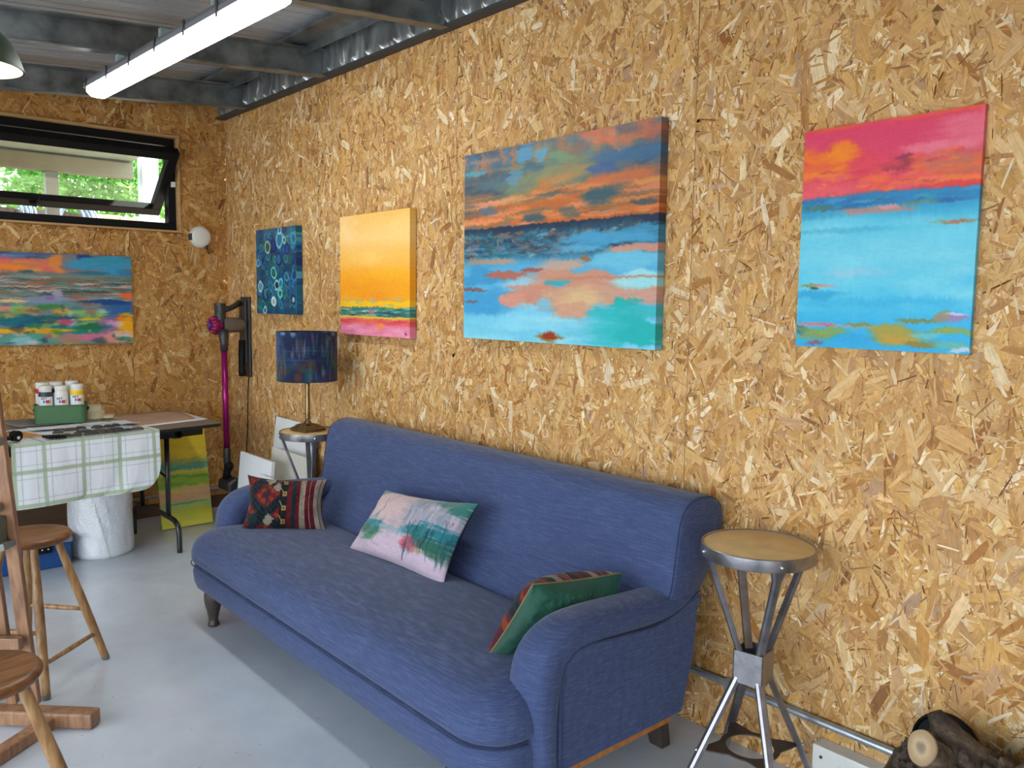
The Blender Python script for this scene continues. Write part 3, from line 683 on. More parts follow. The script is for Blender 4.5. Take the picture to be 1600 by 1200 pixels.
# -- large blue and orange canvas
P = Paint(1.120, .818, .0032)
P.grad([(0, (70, 92, 112)), (.12, (78, 100, 118)), (.25, (96, 100, 104)), (.40, (150, 96, 60)), (.42, (28, 62, 90)), (.55, (60, 120, 150)), (.65, (92, 176, 214)), (1, (120, 206, 228))])
P.strokes(150, 0, 1, 0, .28, (.03, .14), (.012, .045), [(52, 96, 128), (40, 82, 116), (84, 120, 130), (70, 84, 96), (120, 104, 92), (60, 100, 120), (40, 60, 84)], (.35, .75), .7, -.05)
P.strokes(60, .25, .75, .03, .28, (.02, .08), (.01, .04), [(150, 140, 100), (166, 140, 84), (110, 140, 110), (196, 130, 70), (110, 130, 100)], (.4, .8), .7)
P.strokes(46, 0, 1, 0, .10, (.006, .02), (.02, .06), [(150, 100, 70), (180, 110, 70), (60, 120, 160), (190, 120, 80), (120, 110, 100)], (.4, .8), .5)
P.blob(.36, .05, .05, .04, (70, 146, 190), .9); P.blob(.46, .06, .03, .03, (84, 156, 190), .9); P.blob(.07, .11, .06, .012, (80, 160, 180), .8); P.blob(.10, .05, .1, .016, (160, 124, 104), .7); P.blob(.31, .17, .04, .04, (90, 150, 180), .7)
P.blob(.56, .10, .06, .04, (110, 150, 110), .8); P.blob(.62, .07, .05, .03, (150, 120, 84), .7); P.blob(.47, .24, .04, .05, (200, 120, 50), .8)
P.strokes(26, .65, 1, 0, .08, (.02, .06), (.015, .04), [(210, 100, 60), (190, 110, 70), (214, 130, 90), (110, 90, 90)], (.4, .8))
P.blob(.85, .14, .16, .03, (50, 100, 140), .9, .4); P.blob(.75, .19, .06, .03, (50, 90, 150), .8)
# orange sweeps climbing to the right
for cx, cy, rx, ry, c in [(.86, .235, .20, .035, (214, 110, 56)), (.92, .28, .14, .03, (226, 132, 84)), (.55, .32, .40, .05, (206, 104, 40)), (.35, .36, .22, .035, (222, 116, 56)), (.2, .40, .26, .022, (206, 100, 40)), (.85, .37, .25, .035, (196, 96, 36)), (.62, .385, .3, .02, (214, 112, 50)), (.08, .36, .1, .02, (200, 110, 60)), (.28, .28, .12, .02, (170, 140, 96)), (.1, .25, .14, .02, (150, 110, 80))]:
    P.blob(cx, cy, rx, ry, c, .85, .5, .45)
P.strokes(120, .0, 1, .24, .41, (.03, .14), (.003, .012), [(226, 130, 70), (190, 88, 30), (236, 150, 100), (150, 90, 60), (214, 120, 60), (120, 104, 80), (220, 160, 80)], (.35, .8), .5, -.03)
P.blob(.77, .30, .09, .045, (50, 90, 104), .95, .4); P.blob(.60, .36, .05, .03, (90, 98, 96), .8); P.blob(.43, .375, .07, .025, (50, 84, 104), .85); P.blob(.26, .39, .04, .03, (140, 116, 90), .8); P.blob(.06, .395, .05, .015, (120, 110, 100), .8); P.blob(.16, .31, .05, .025, (90, 110, 128), .8); P.blob(.5, .265, .1, .012, (60, 90, 100), .7); P.blob(.93, .355, .05, .012, (50, 80, 100), .8)
P.band(.405, .445, (18, 44, 74), .97, .004, .006); 
P.band(.435, .56, (40, 92, 116), .8, .02, .03)
P.strokes(420, 0, .95, .44, .56, (.006, .035), (.003, .010), [(24, 70, 90), (110, 80, 90), (120, 170, 190), (60, 130, 160), (150, 110, 90), (20, 50, 80), (70, 150, 190), (30, 100, 110), (140, 100, 80)], (.4, .85))
P.strokes(90, 0, 1, .43, .50, (.002, .006), (.008, .02), [(24, 70, 90), (120, 150, 150), (16, 44, 66), (110, 80, 60)], (.4, .8))
P.blob(.82, .50, .22, .035, (70, 160, 204), .95, .3); P.blob(.62, .54, .10, .02, (96, 176, 212), .8); P.blob(.95, .47, .12, .02, (60, 150, 190), .8)
P.band(.58, .88, (84, 176, 222), .75, .03, .03)
P.blob(.1, .67, .16, .06, (60, 150, 200), .95, .25); P.blob(.12, .79, .2, .07, (64, 158, 210), .95, .25); P.blob(.2, .58, .12, .02, (190, 150, 120), .8); P.blob(.06, .585, .06, .02, (176, 140, 110), .7)
P.blob(.88, .60, .2, .035, (110, 196, 226), .9, .4)
P.blob(.95, .555, .17, .016, (206, 150, 130), .95, .2); 
P.blob(.55, .615, .14, .03, (210, 164, 140), .85, .3); P.blob(.30, .665, .10, .022, (186, 100, 80), .9, .25); P.blob(.40, .635, .05, .012, (170, 84, 70), .9)
P.blob(.36, .70, .12, .03, (170, 206, 216), .8, .4)
P.blob(.64, .70, .22, .05, (208, 146, 120), .97, .18); P.blob(.42, .765, .18, .05, (208, 142, 120), .97, .18); P.blob(.75, .765, .27, .05, (206, 156, 130), .97, .2); P.blob(.66, .78, .12, .05, (222, 190, 140), .85, .6); P.blob(.30, .785, .06, .04, (214, 150, 130), .95, .2)
P.blob(.62, .85, .10, .055, (212, 160, 130), .97, .15); P.blob(.66, .885, .07, .028, (214, 130, 104), .95, .15)
P.blob(.54, .70, .05, .012, (60, 170, 180), .9); P.blob(.92, .70, .12, .04, (160, 224, 230), .95, .25); P.band(.672, .682, (190, 130, 110), .8, .003, .006, x0=.5, x1=1.1)
P.blob(.95, .76, .12, .03, (206, 156, 140), .8)
P.blob(.05, .735, .12, .012, (130, 96, 96), .95, .2); P.blob(.04, .80, .05, .007, (120, 90, 96), .9)
P.band(.87, 1.1, (124, 208, 236), .9, .012, .03); P.blob(.35, .86, .14, .05, (130, 210, 238), .9, .3); P.blob(.47, .80, .05, .03, (120, 196, 226), .8)
P.blob(.9, .90, .2, .09, (20, 178, 178), .97, .15); P.blob(.78, .92, .09, .1, (50, 190, 196), .8, .4); P.blob(.93, .83, .1, .03, (50, 186, 190), .9)
P.blob(.57, .905, .03, .04, (90, 180, 214), .8); P.strokes(30, 0, .7, .88, 1, (.05, .15), (.01, .03), [(150, 222, 240), (110, 200, 230), (100, 196, 216), (170, 228, 238)], (.3, .6), .8)
P.blob(.51, .98, .06, .022, (150, 110, 50), .9, .4); P.blob(.515, .965, .03, .02, (160, 50, 24), .95, .3); P.blob(.69, .59, .017, .02, (150, 110, 80), .95, .2)
hang_right('seascape_painting', 'large blue and orange seascape painting above the sofa', P, 2.816, 1.336, .041)

# -- pink and turquoise canvas
P = Paint(.504, .650, .0026)
P.grad([(0, (228, 60, 84)), (.05, (226, 70, 100)), (.16, (228, 64, 96)), (.3, (232, 80, 84)), (.32, (20, 130, 180)), (.38, (40, 160, 206)), (.45, (90, 200, 226)), (.6, (110, 208, 232)), (.75, (60, 190, 228)), (.85, (40, 180, 226)), (1, (20, 168, 222))])
P.band(-1, .015, (236, 90, 60), .8, .004, .004)
P.blob(.35, .06, .35, .05, (224, 60, 100), .7, .7); P.blob(.62, .12, .22, .07, (222, 60, 104), .8, .6); P.blob(.93, .10, .20, .08, (234, 110, 132), .85, .5); P.blob(.72, .155, .2, .022, (238, 124, 140), .8, .5)
P.blob(.12, .14, .18, .05, (244, 120, 30), .95, .35); P.blob(.24, .125, .08, .05, (250, 140, 20), .8, .5); P.blob(.1, .21, .2, .03, (246, 130, 40), .9, .5); P.blob(.08, .17, .15, .02, (236, 90, 60), .7)
P.blob(.1, .28, .22, .03, (238, 90, 104), .8, .5); P.blob(.42, .19, .12, .06, (230, 66, 84), .7, .5); P.blob(.44, .25, .08, .022, (244, 110, 50), .8, .5)
P.blob(.60, .21, .08, .03, (160, 50, 70), .9, .5); P.blob(.60, .185, .05, .02, (140, 46, 76), .7)
P.blob(.85, .225, .25, .04, (236, 104, 60), .9, .4); P.blob(.88, .20, .14, .03, (190, 110, 90), .7, .6); P.blob(.8, .28, .2, .018, (246, 130, 50), .9, .4); P.blob(.92, .255, .12, .02, (206, 110, 70), .7, .5); P.blob(.9, .305, .2, .014, (228, 60, 60), .9, .4)
P.strokes(60, .1, .9, .17, .31, (.01, .06), (.003, .01), [(240, 96, 60), (220, 50, 80), (248, 130, 50), (236, 90, 130), (190, 60, 80)], (.3, .7))
P.band(.318, .372, (30, 128, 184), .95, .004, .007, fx=26); P.strokes(60, 0, 1, .325, .375, (.02, .1), (.003, .009), [(20, 100, 170), (40, 150, 170), (20, 140, 190), (60, 160, 200), (40, 110, 150)], (.4, .8))
P.blob(.1, .355, .12, .01, (80, 120, 90), .8, .4); P.blob(.47, .385, .20, .013, (190, 130, 120), .9, .3); P.blob(.52, .378, .06, .01, (226, 150, 150), .8); P.blob(.7, .365, .1, .006, (120, 140, 90), .8); P.blob(.1, .40, .14, .014, (40, 150, 190), .8)
P.blob(.88, .455, .10, .010, (180, 110, 70), .95, .3); P.blob(.8, .452, .06, .005, (150, 150, 90), .8)
P.strokes(80, 0, 1, .42, .8, (.05, .25), (.015, .05), [(120, 214, 236), (84, 200, 230), (100, 206, 232), (70, 192, 226), (140, 218, 232)], (.2, .5), .9)
P.blob(.35, .66, .2, .02, (160, 196, 220), .6, .8); P.blob(.2, .47, .3, .012, (60, 170, 206), .6, .6)
P.blob(.07, .715, .10, .009, (130, 140, 60), .95, .3); P.blob(.15, .714, .08, .007, (210, 150, 140), .8, .4); P.blob(.10, .726, .03, .006, (40, 70, 30), .8); P.blob(.1, .755, .22, .02, (20, 160, 210), .8, .4)
P.band(.80, .84, (60, 190, 226), .5, .03, .04); P.blob(.5, .79, .5, .02, (30, 170, 220), .6, .8)
P.blob(.72, .865, .12, .009, (120, 130, 60), .9, .3); P.blob(.92, .85, .10, .02, (150, 130, 176), .95, .3); P.blob(.93, .835, .06, .006, (220, 200, 225), .9); P.blob(.86, .85, .04, .03, (150, 140, 90), .7)
P.band(.895, .905, (200, 150, 150), .8, .004, .006, x1=.55); P.blob(.1, .893, .12, .007, (214, 120, 130), .9, .3); P.blob(.38, .89, .08, .009, (130, 140, 70), .9); P.blob(.2, .90, .04, .007, (210, 90, 120), .8)
P.blob(.03, .925, .06, .02, (20, 100, 140), .9); P.blob(.2, .935, .14, .022, (140, 160, 60), .9, .4); P.blob(.1, .955, .12, .02, (130, 150, 90), .7); P.blob(.62, .93, .16, .035, (170, 150, 50), .95, .3); P.blob(.6, .955, .12, .025, (190, 150, 40), .9, .4); P.blob(.72, .965, .10, .012, (140, 120, 40), .9); P.blob(.9, .905, .14, .015, (150, 160, 60), .85, .4); P.blob(.9, .965, .14, .02, (100, 180, 160), .8, .4)
P.blob(.8, .93, .1, .012, (100, 190, 200), .8); P.blob(.14, .985, .06, .012, (150, 70, 110), .9, .4); P.blob(.95, .985, .06, .012, (210, 210, 226), .8); P.blob(.4, .96, .14, .03, (14, 160, 216), .8, .4)
hang_right('skyline_painting', 'pink, orange and turquoise painting furthest right, above the round stool', P, 4.474, 1.377, .018)

# -- wide canvas on the window wall (partly out of the frame)
P = Paint(1.55, .568, .0035, (120, 130, 130)); rr_ = P.r
K = .745 / 1.55     # the part in view starts at u = 1-K
def U_(x): return 1 - K + K * x
P.band(-1, .08, (90, 110, 140), .9); P.strokes(60, 0, U_(.33), 0, .1, (.02, .08), (.006, .02), [(40, 80, 130), (120, 80, 120), (90, 150, 190), (70, 60, 110)], (.4, .9))
P.band(.07, .26, (232, 120, 90), .95, .02, .03, x1=U_(.5)); P.strokes(90, 0, U_(.35), .08, .25, (.02, .06), (.015, .04), [(240, 110, 80), (246, 140, 50), (226, 96, 110), (190, 130, 100), (250, 160, 60)], (.4, .9))
P.blob(U_(.43), .14, .035, .13, (228, 140, 60), .95, .3); P.blob(U_(.06), .17, .06, .025, (250, 140, 20), .95, .3); P.blob(U_(.17), .24, .03, .04, (10, 74, 100), .97, .3); P.blob(U_(.02), .25, .03, .03, (236, 90, 90), .9)
P.blob(U_(.52), .12, .035, .13, (130, 120, 130), .95, .3); P.blob(U_(.63), .07, .03, .08, (20, 60, 130), .95, .3); P.blob(U_(.8), .10, .13, .11, (56, 150, 190), .97, .15); P.blob(U_(.85), .05, .12, .03, (40, 150, 170), .8); P.blob(U_(.66), .20, .07, .02, (20, 110, 140), .8); P.blob(U_(.95), .19, .04, .04, (40, 120, 180), .8)
P.band(.22, .55, (106, 124, 118), .85, .02, .04)
P.strokes(520, 0, 1, .24, .56, (.012, .07), (.004, .011), [(110, 150, 140), (150, 90, 60), (60, 110, 90), (200, 200, 200), (40, 60, 70), (170, 110, 90), (120, 160, 170), (80, 120, 110), (180, 90, 60), (210, 170, 150), (60, 84, 84)], (.45, .95))
P.blob(U_(.97), .455, .04, .035, (236, 110, 60), .95, .3); P.blob(U_(.4), .45, .02, .04, (190, 170, 190), .8)
P.blob(U_(.82), .53, .11, .04, (14, 70, 140), .97, .25); P.blob(U_(.92), .62, .07, .07, (30, 100, 160), .95, .3); P.blob(U_(.80), .66, .05, .1, (50, 100, 160), .9, .3)
P.band(.50, .60, (100, 150, 150), .6, .02, .03, x1=U_(.6)); P.blob(U_(.3), .50, .1, .04, (130, 150, 190), .8); P.blob(U_(.33), .49, .02, .02, (150, 90, 160), .8); P.blob(U_(.05), .53, .05, .025, (230, 200, 140), .9); P.blob(U_(.08), .60, .08, .03, (216, 150, 120), .9); P.blob(U_(.33), .59, .05, .035, (60, 130, 60), .9, .3); P.blob(U_(.12), .62, .03, .04, (130, 190, 110), .9)
P.blob(U_(.45), .63, .06, .03, (206, 150, 50), .95, .3); P.blob(U_(.63), .65, .08, .05, (130, 190, 110), .95, .3); P.blob(U_(.2), .62, .04, .03, (190, 140, 60), .9)
P.blob(U_(.15), .74, .22, .06, (10, 110, 130), .97, .25); P.blob(U_(.35), .72, .08, .05, (16, 90, 120), .9, .3); P.blob(U_(.5), .76, .1, .035, (170, 200, 90), .9, .3); P.blob(U_(.65), .72, .05, .02, (210, 190, 40), .95, .3); P.blob(U_(.55), .81, .12, .06, (10, 130, 120), .95, .3); P.blob(U_(.7), .80, .07, .04, (30, 110, 70), .9, .3)
P.blob(U_(.05), .84, .18, .025, (240, 180, 20), .97, .25); P.blob(U_(.27), .85, .06, .03, (214, 160, 30), .95, .3); P.blob(U_(.3), .94, .2, .05, (80, 160, 140), .95, .4); P.blob(U_(.12), .93, .04, .05, (150, 200, 210), .8)
P.blob(U_(.68), .92, .1, .05, (220, 110, 150), .95, .35); P.blob(U_(.5), .95, .06, .04, (170, 130, 110), .9); P.blob(U_(.87), .78, .06, .10, (190, 110, 160), .97, .3); P.blob(U_(.91), .72, .03, .06, (246, 130, 30), .95, .3); P.blob(U_(.98), .80, .04, .10, (240, 170, 20), .97, .3); P.blob(U_(.85), .93, .07, .05, (226, 150, 130), .9); P.blob(U_(.95), .95, .05, .03, (70, 140, 100), .9)
P.strokes(140, 0, 1, .55, 1, (.006, .03), (.01, .04), [(60, 130, 60), (190, 60, 110), (30, 110, 140), (220, 190, 60), (210, 210, 220), (40, 60, 90)], (.3, .7))
P.smear(.009, .012); P.finish()
pb = thing('riverbank_painting', 'wide multicoloured abstract painting under the high window', 'painting', (0, -1.43, 1.2))
canvas_mesh('canvas', P, .028, lambda u, z, d: np.stack([d + .004, -.664 - 1.55 + u, 1.2 + z], 1), M['paint'], pb)
mb = MB(); y0, y1 = -2.205, -.673
mb.box(.0029, .012, y0, y0 + .03, 1.21, 1.76).box(.004, .012, y1 - .03, y1, 1.21, 1.76).box(.004, .012, y0 + .03, y1 - .03, 1.21, 1.24).box(.004, .012, y0 + .03, y1 - .03, 1.73, 1.76); obj('stretcher_bar', mb, M['ply'], pb)

# -- yellow and green canvas leaning below the table
P = Paint(.33, .67, .003)
P.grad([(0, (232, 200, 30)), (.15, (236, 196, 30)), (.28, (214, 180, 60)), (.36, (150, 160, 90)), (.42, (140, 172, 140)), (.46, (218, 200, 90)), (.52, (126, 172, 70)), (.60, (156, 184, 80)), (.64, (206, 176, 130)), (.74, (216, 178, 148)), (.80, (150, 188, 150)), (.85, (170, 196, 80)), (.92, (216, 212, 80)), (1, (222, 216, 90))])
P.strokes(120, 0, 1, 0, 1, (.1, .4), (.01, .03), [(236, 214, 60), (190, 190, 60), (220, 190, 50)], (.15, .4), .8)
P.blob(.7, .3, .35, .05, (236, 200, 50), .8, .6, .5); P.strokes(30, 0, 1, .38, .45, (.1, .3), (.005, .012), [(60, 140, 120), (100, 160, 140)], (.5, .8)); P.strokes(40, 0, 1, .5, .6, (.08, .3), (.008, .02), [(80, 150, 50), (130, 180, 60), (160, 180, 60)], (.4, .8)); P.strokes(30, 0, 1, .63, .74, (.1, .25), (.01, .02), [(206, 150, 120), (216, 170, 130)], (.4, .8)); P.blob(.5, .77, .4, .012, (70, 160, 140), .8)
P.smear(.08, .01, 40); P.finish()
yb = thing('leaning_painting', 'yellow and green canvas standing on the floor under the folding table', 'painting', (.3, -.48, 0))
LN = rad(11)
def pl_(u, z, d): return np.stack([.402 - z * sin(LN) + d * cos(LN), -.64 + u, .002 + z * cos(LN) + d * sin(LN)], 1)
canvas_mesh('canvas', P, .022, pl_, M['paint'], yb)
for nm, a in (('stretcher_bar', None),):
    mb = MB(); q = pl_(np.array([.01, .32, .32, .01]), np.array([.01, .01, .66, .66]), np.full(4, .002)); q2 = pl_(np.array([.01, .32, .32, .01]), np.array([.01, .01, .66, .66]), np.full(4, .008))
    mb.add(list(q) + list(q2), [(0, 1, 2, 3), (7, 6, 5, 4), (0, 4, 5, 1), (1, 5, 6, 2), (2, 6, 7, 3), (3, 7, 4, 0)]); obj(nm, mb, M['ply'], yb)

# ------------------------------------------------------------------ sofa
def sofa_fabric():
    t = NT('navy_slub_linen')
    a = t.noise(1, 5, .65, sc=(14, 30, 420)); b = t.noise(1, 4, .6, sc=(420, 60, 16)); g = t.noise(2.2, 3, .5)
    c = t.ramp(a, [(.25, lin((52, 65, 100))), (.5, lin((65, 79, 117))), (.8, lin((96, 108, 142)))])
    c = t.mix(1.0, c, t.ramp(b, [(.3, (.88,) * 3), (.75, (1.14,) * 3)]), 'MULTIPLY')
    c = t.mix(1.0, c, t.ramp(g, [(.3, (.93, .93, .94)), (.7, (1.06, 1.05, 1.04))]), 'MULTIPLY')
    t.link(c, t.b.inputs['Base Color']); t.b.inputs['Roughness'].default_value = .85; t.b.inputs['Sheen Weight'].default_value = .22
    t.b.inputs['Sheen Roughness'].default_value = .4; t.b.inputs['Specular IOR Level'].default_value = .2
    t.bump(t.noise(1, 3, .6, sc=(500, 500, 500)), .15, .001); return t.m
M['fabric'] = sofa_fabric()
sf = thing('sofa', 'long blue fabric sofa with rolled arms and short dark wooden legs against the wall', 'sofa', (3.08, -.6, 0))
XL, XR, YF = 1.955, 4.225, -1.048     # seat ends and front
SXL, SXR = 1.92, 4.25                 # outer faces
YB = -.235; ZB = .165
def rr(x0, x1, y0, y1, rf, rb, z, n=10):
    """rounded plan outline, front radius rf, back radius rb; ccw"""
    pts = []
    for cx, cy, r, a0 in ((x1 - rb, y1 - rb, rb, 0), (x0 + rb, y1 - rb, rb, 90), (x0 + rf, y0 + rf, rf, 180), (x1 - rf, y0 + rf, rf, 270)):
        for k in range(n + 1):
            a = rad(a0 + 90 * k / n); pts.append(Vector((cx + r * cos(a), cy + r * sin(a), z)))
    # densify the long sides
    out = []; m = len(pts)
    for i in range(m):
        a, b = pts[i], pts[(i + 1) % m]; L = (b - a).length; q = max(1, int(L / .12))
        for k in range(q): out.append(a.lerp(b, k / q))
    return out
# lower frame wrapped in fabric
def sect(zs):
    rs = []
    for z, ins in zs: 
        base = rr(XL + .012, XR - .012, YF + .012, YB, .13, .02, z)
        c = Vector((3.09, -.6, z)); rs.append([Vector((p.x + (ins if p.x < 2.5 else -ins if p.x > 3.6 else 0), p.y + (ins if p.y < -.7 else 0), z)) for p in base])
    return rs
rs = sect([(ZB, .03), (ZB + .004, .008), (ZB + .03, .0), (.24, -.004), (.272, .002), (.280, .012)])
obj('seat_base', MB().loft(rs), M['fabric'], sf, smooth=True, auto=60)
# seat cushion: bulging and rounded
def inset(poly, d):
    out = []; m = len(poly)
    for i in range(m):
        a, b, c = poly[i - 1], poly[i], poly[(i + 1) % m]; t_ = (c - a); n_ = Vector((-t_.y, t_.x, 0)); n_.normalize(); out.append(b + n_ * d)
    return out
def seat():
    mb = MB(); rs = []
    base = lambda ins: rr(XL + ins, XR - ins, YF + ins, -.37 - ins * .4, max(.145 - ins * .6, .05), max(.05 - ins * .5, .012), 0)
    lv = [(.022, .278), (.006, .290), (.0, .31), (.001, .335), (.008, .362), (.022, .386), (.045, .405), (.075, .418), (.12, .428), (.18, .436), (.25, .442), (.315, .444)]
    for ins, z in lv:
        r_ = base(ins)
        rs.append([Vector((p.x, p.y, z + (0 if z < .36 else -.035 * max(0, (p.y + .85) / .5) + .010 * (fbm(np.array(p.x * 2.1), np.array(p.y * 3.), 3) - .5)))) for p in r_])
    # the loop always has the same point count because lengths are fixed by the first ring
    n0 = len(rs[0])
    rs2 = []
    for r_ in rs:
        # resample to n0 points by arc fraction
        L = [0]; m = len(r_)
        for i in range(m): L.append(L[-1] + (r_[(i + 1) % m] - r_[i]).length)
        tot = L[-1]; out = []; j = 0
        for k in range(300):
            s = tot * k / 300
            while L[j + 1] < s: j += 1
            f = (s - L[j]) / max(L[j + 1] - L[j], 1e-9); out.append(r_[j].lerp(r_[(j + 1) % m], f))
        rs2.append(out)
    mb.loft(rs2); return mb
obj('seat_cushion', seat(), M['fabric'], sf, smooth=True, auto=70)
pp = rr(XL - .001, XR + .001, YF - .001, -.4, .147, .05, .281)
i0 = [i for i, p in enumerate(pp) if p.y < -.86]
obj('seat_piping', MB().tube([pp[i] for i in i0], .0026, 8), M['piping'], sf, smooth=True)
# back: profile swept along the length
prof = [(-.46, .30), (-.43, .38), (-.385, .45), (-.335, .52), (-.305, .58), (-.288, .66), (-.277, .74), (-.266, .80), (-.240, .845), (-.195, .868), (-.145, .873), (-.095, .866), (-.055, .842), (-.035, .805), (-.036, .765), (-.060, .700), (-.105, .62), (-.155, .55), (-.185, .48), (-.22, .35), (-.24, .28)]
pc = smooth_path([(0, a, b) for a, b in prof] + [(0, prof[0][0], prof[0][1])], 3)[:-1]
def back():
    rs = []; cy, cz = -.2, .6
    xs = [(SXL + .006, .93), (SXL + .008, .965), (SXL + .016, .985), (SXL + .035, .997), (SXL + .07, 1)]
    n = 44
    mid = [(SXL + .07 + (SXR - SXL - .14) * k / n, 1) for k in range(1, n)]
    al = xs + mid + [(SXL + SXR - x, s) for x, s in reversed(xs)]
    for x, s in al:
        w = (fbm(np.array(x * 1.3), np.array(0.), 8) - .5) * .012
        rs.append([Vector((x, cy + (p.y - cy) * s - (w if p.y < -.25 else 0), cz + (p.z - cz) * s)) for p in pc])
    return MB().loft(rs)
obj('backrest', back(), M['fabric'], sf, smooth=True, auto=50)
for x in (SXL + .012, SXR - .012):
    pts = [Vector((x, -.2 + (p.y + .2) * .988 , .6 + (p.z - .6) * .988)) for p in pc if p.z > .53]
    obj('back_piping', MB().tube(pts, .0018, 8), M['piping'], sf, smooth=True)
# arms: side panel with a padded roll running forward and down the front
def arm(side):
    xo = SXR if side > 0 else SXL; xi = xo - side * .148; xm = (xo + xi) / 2
    # outer panel
    out = [(-.235, ZB), (-.180, .36), (-.165, .560), (-.28, .514), (-.40, .498), (-.55, .508), (-.68, .518), (-.745, .510), (-.785, .480), (-.797, .40), (-.797, ZB)]
    mb = MB()
    pa = smooth_path([(0, a, b) for a, b in out[2:9]], 4)
    ol = [(out[0]), (out[1])] + [(p.y, p.z) for p in pa] + [out[9], out[10]]
    mb.poly(ol, side * -.12, 0, xo)
    pan = obj('arm_panel', mb, M['fabric'], sf, bevel=.006)
    pp = [Vector((xo + side * .001, a, b)) for a, b in [out[10], (-.795, .25), out[9]]] + [Vector((xo + side * .001, p.y, p.z)) for p in reversed(pa)]
    obj('arm_piping', MB().tube(smooth_path(pp, 2), .0026, 8), M['piping'], pan, smooth=True)
    # roll: path of the section centre, thickness across the path
    path = [(-.16, .530, .030), (-.25, .530, .040), (-.38, .533, .045), (-.52, .539, .048), (-.65, .540, .052), (-.745, .525, .058), (-.808, .485, .061), (-.832, .42, .056), (-.838, .34, .048), (-.836, .26, .043), (-.832, .20, .040), (-.829, ZB + .003, .038)]
    C = smooth_path([(0, a, b) for a, b, c in path], 4); T = smooth_path([(c, 0, 0) for a, b, c in path], 4)
    rs = []; n = 28
    for i, p in enumerate(C):
        d = (C[min(i + 1, len(C) - 1)] - C[max(i - 1, 0)]).normalized(); nn = Vector((0, -d.z, d.y)); nn = nn if nn.z > 0 or nn.y < 0 else -nn
        if i and nn.dot(pn) < 0: nn = -nn
        pn = nn; th = T[i].x; ring = []
        for k in range(n):
            a = 2 * PI * k / n; ca, sa = cos(a), sin(a); e = .62
            w = (.076) * math.copysign(abs(ca) ** e, ca); h = th * math.copysign(abs(sa) ** .8, sa)
            pleat = 1 + (.02 * sin(a * 9) if 16 < i < 30 else 0)
            ring.append(Vector((xm + w, p.y, p.z)) + nn * h * pleat)
        rs.append(ring)
    obj('arm_roll', MB().loft(rs), M['fabric'], sf, smooth=True, auto=60)
arm(1); arm(-1)
# rail under the side, legs
for x0 in (SXR - .06, SXL + .02): obj('bottom_rail', MB().box(x0, x0 + .04, -.93, -.27, .135, ZB + .01), M['railwood'], sf)
lp = [(.022, 0), (.026, .004), (.026, .014), (.021, .022), (.022, .04), (.028, .07), (.036, .10), (.040, .125), (.040, .15), (.034, .172)]
for x in (2.165, 4.02): obj('front_leg', MB().lathe(lp, (x, -.985, 0), 28), M['legwood'], sf, smooth=True, auto=50)
for x in (2.04, 4.145):
    vs = [(x - .028, -.235, 0), (x + .028, -.235, 0), (x + .028, -.19, 0), (x - .028, -.19, 0), (x - .036, -.285, .17), (x + .036, -.285, .17), (x + .036, -.225, .17), (x - .036, -.225, .17)]
    mb = MB(); mb.add(vs, [(0, 1, 2, 3), (7, 6, 5, 4), (0, 4, 5, 1), (1, 5, 6, 2), (2, 6, 7, 3), (3, 7, 4, 0)]); obj('rear_leg', mb, M['legwood'], sf, bevel=.004)

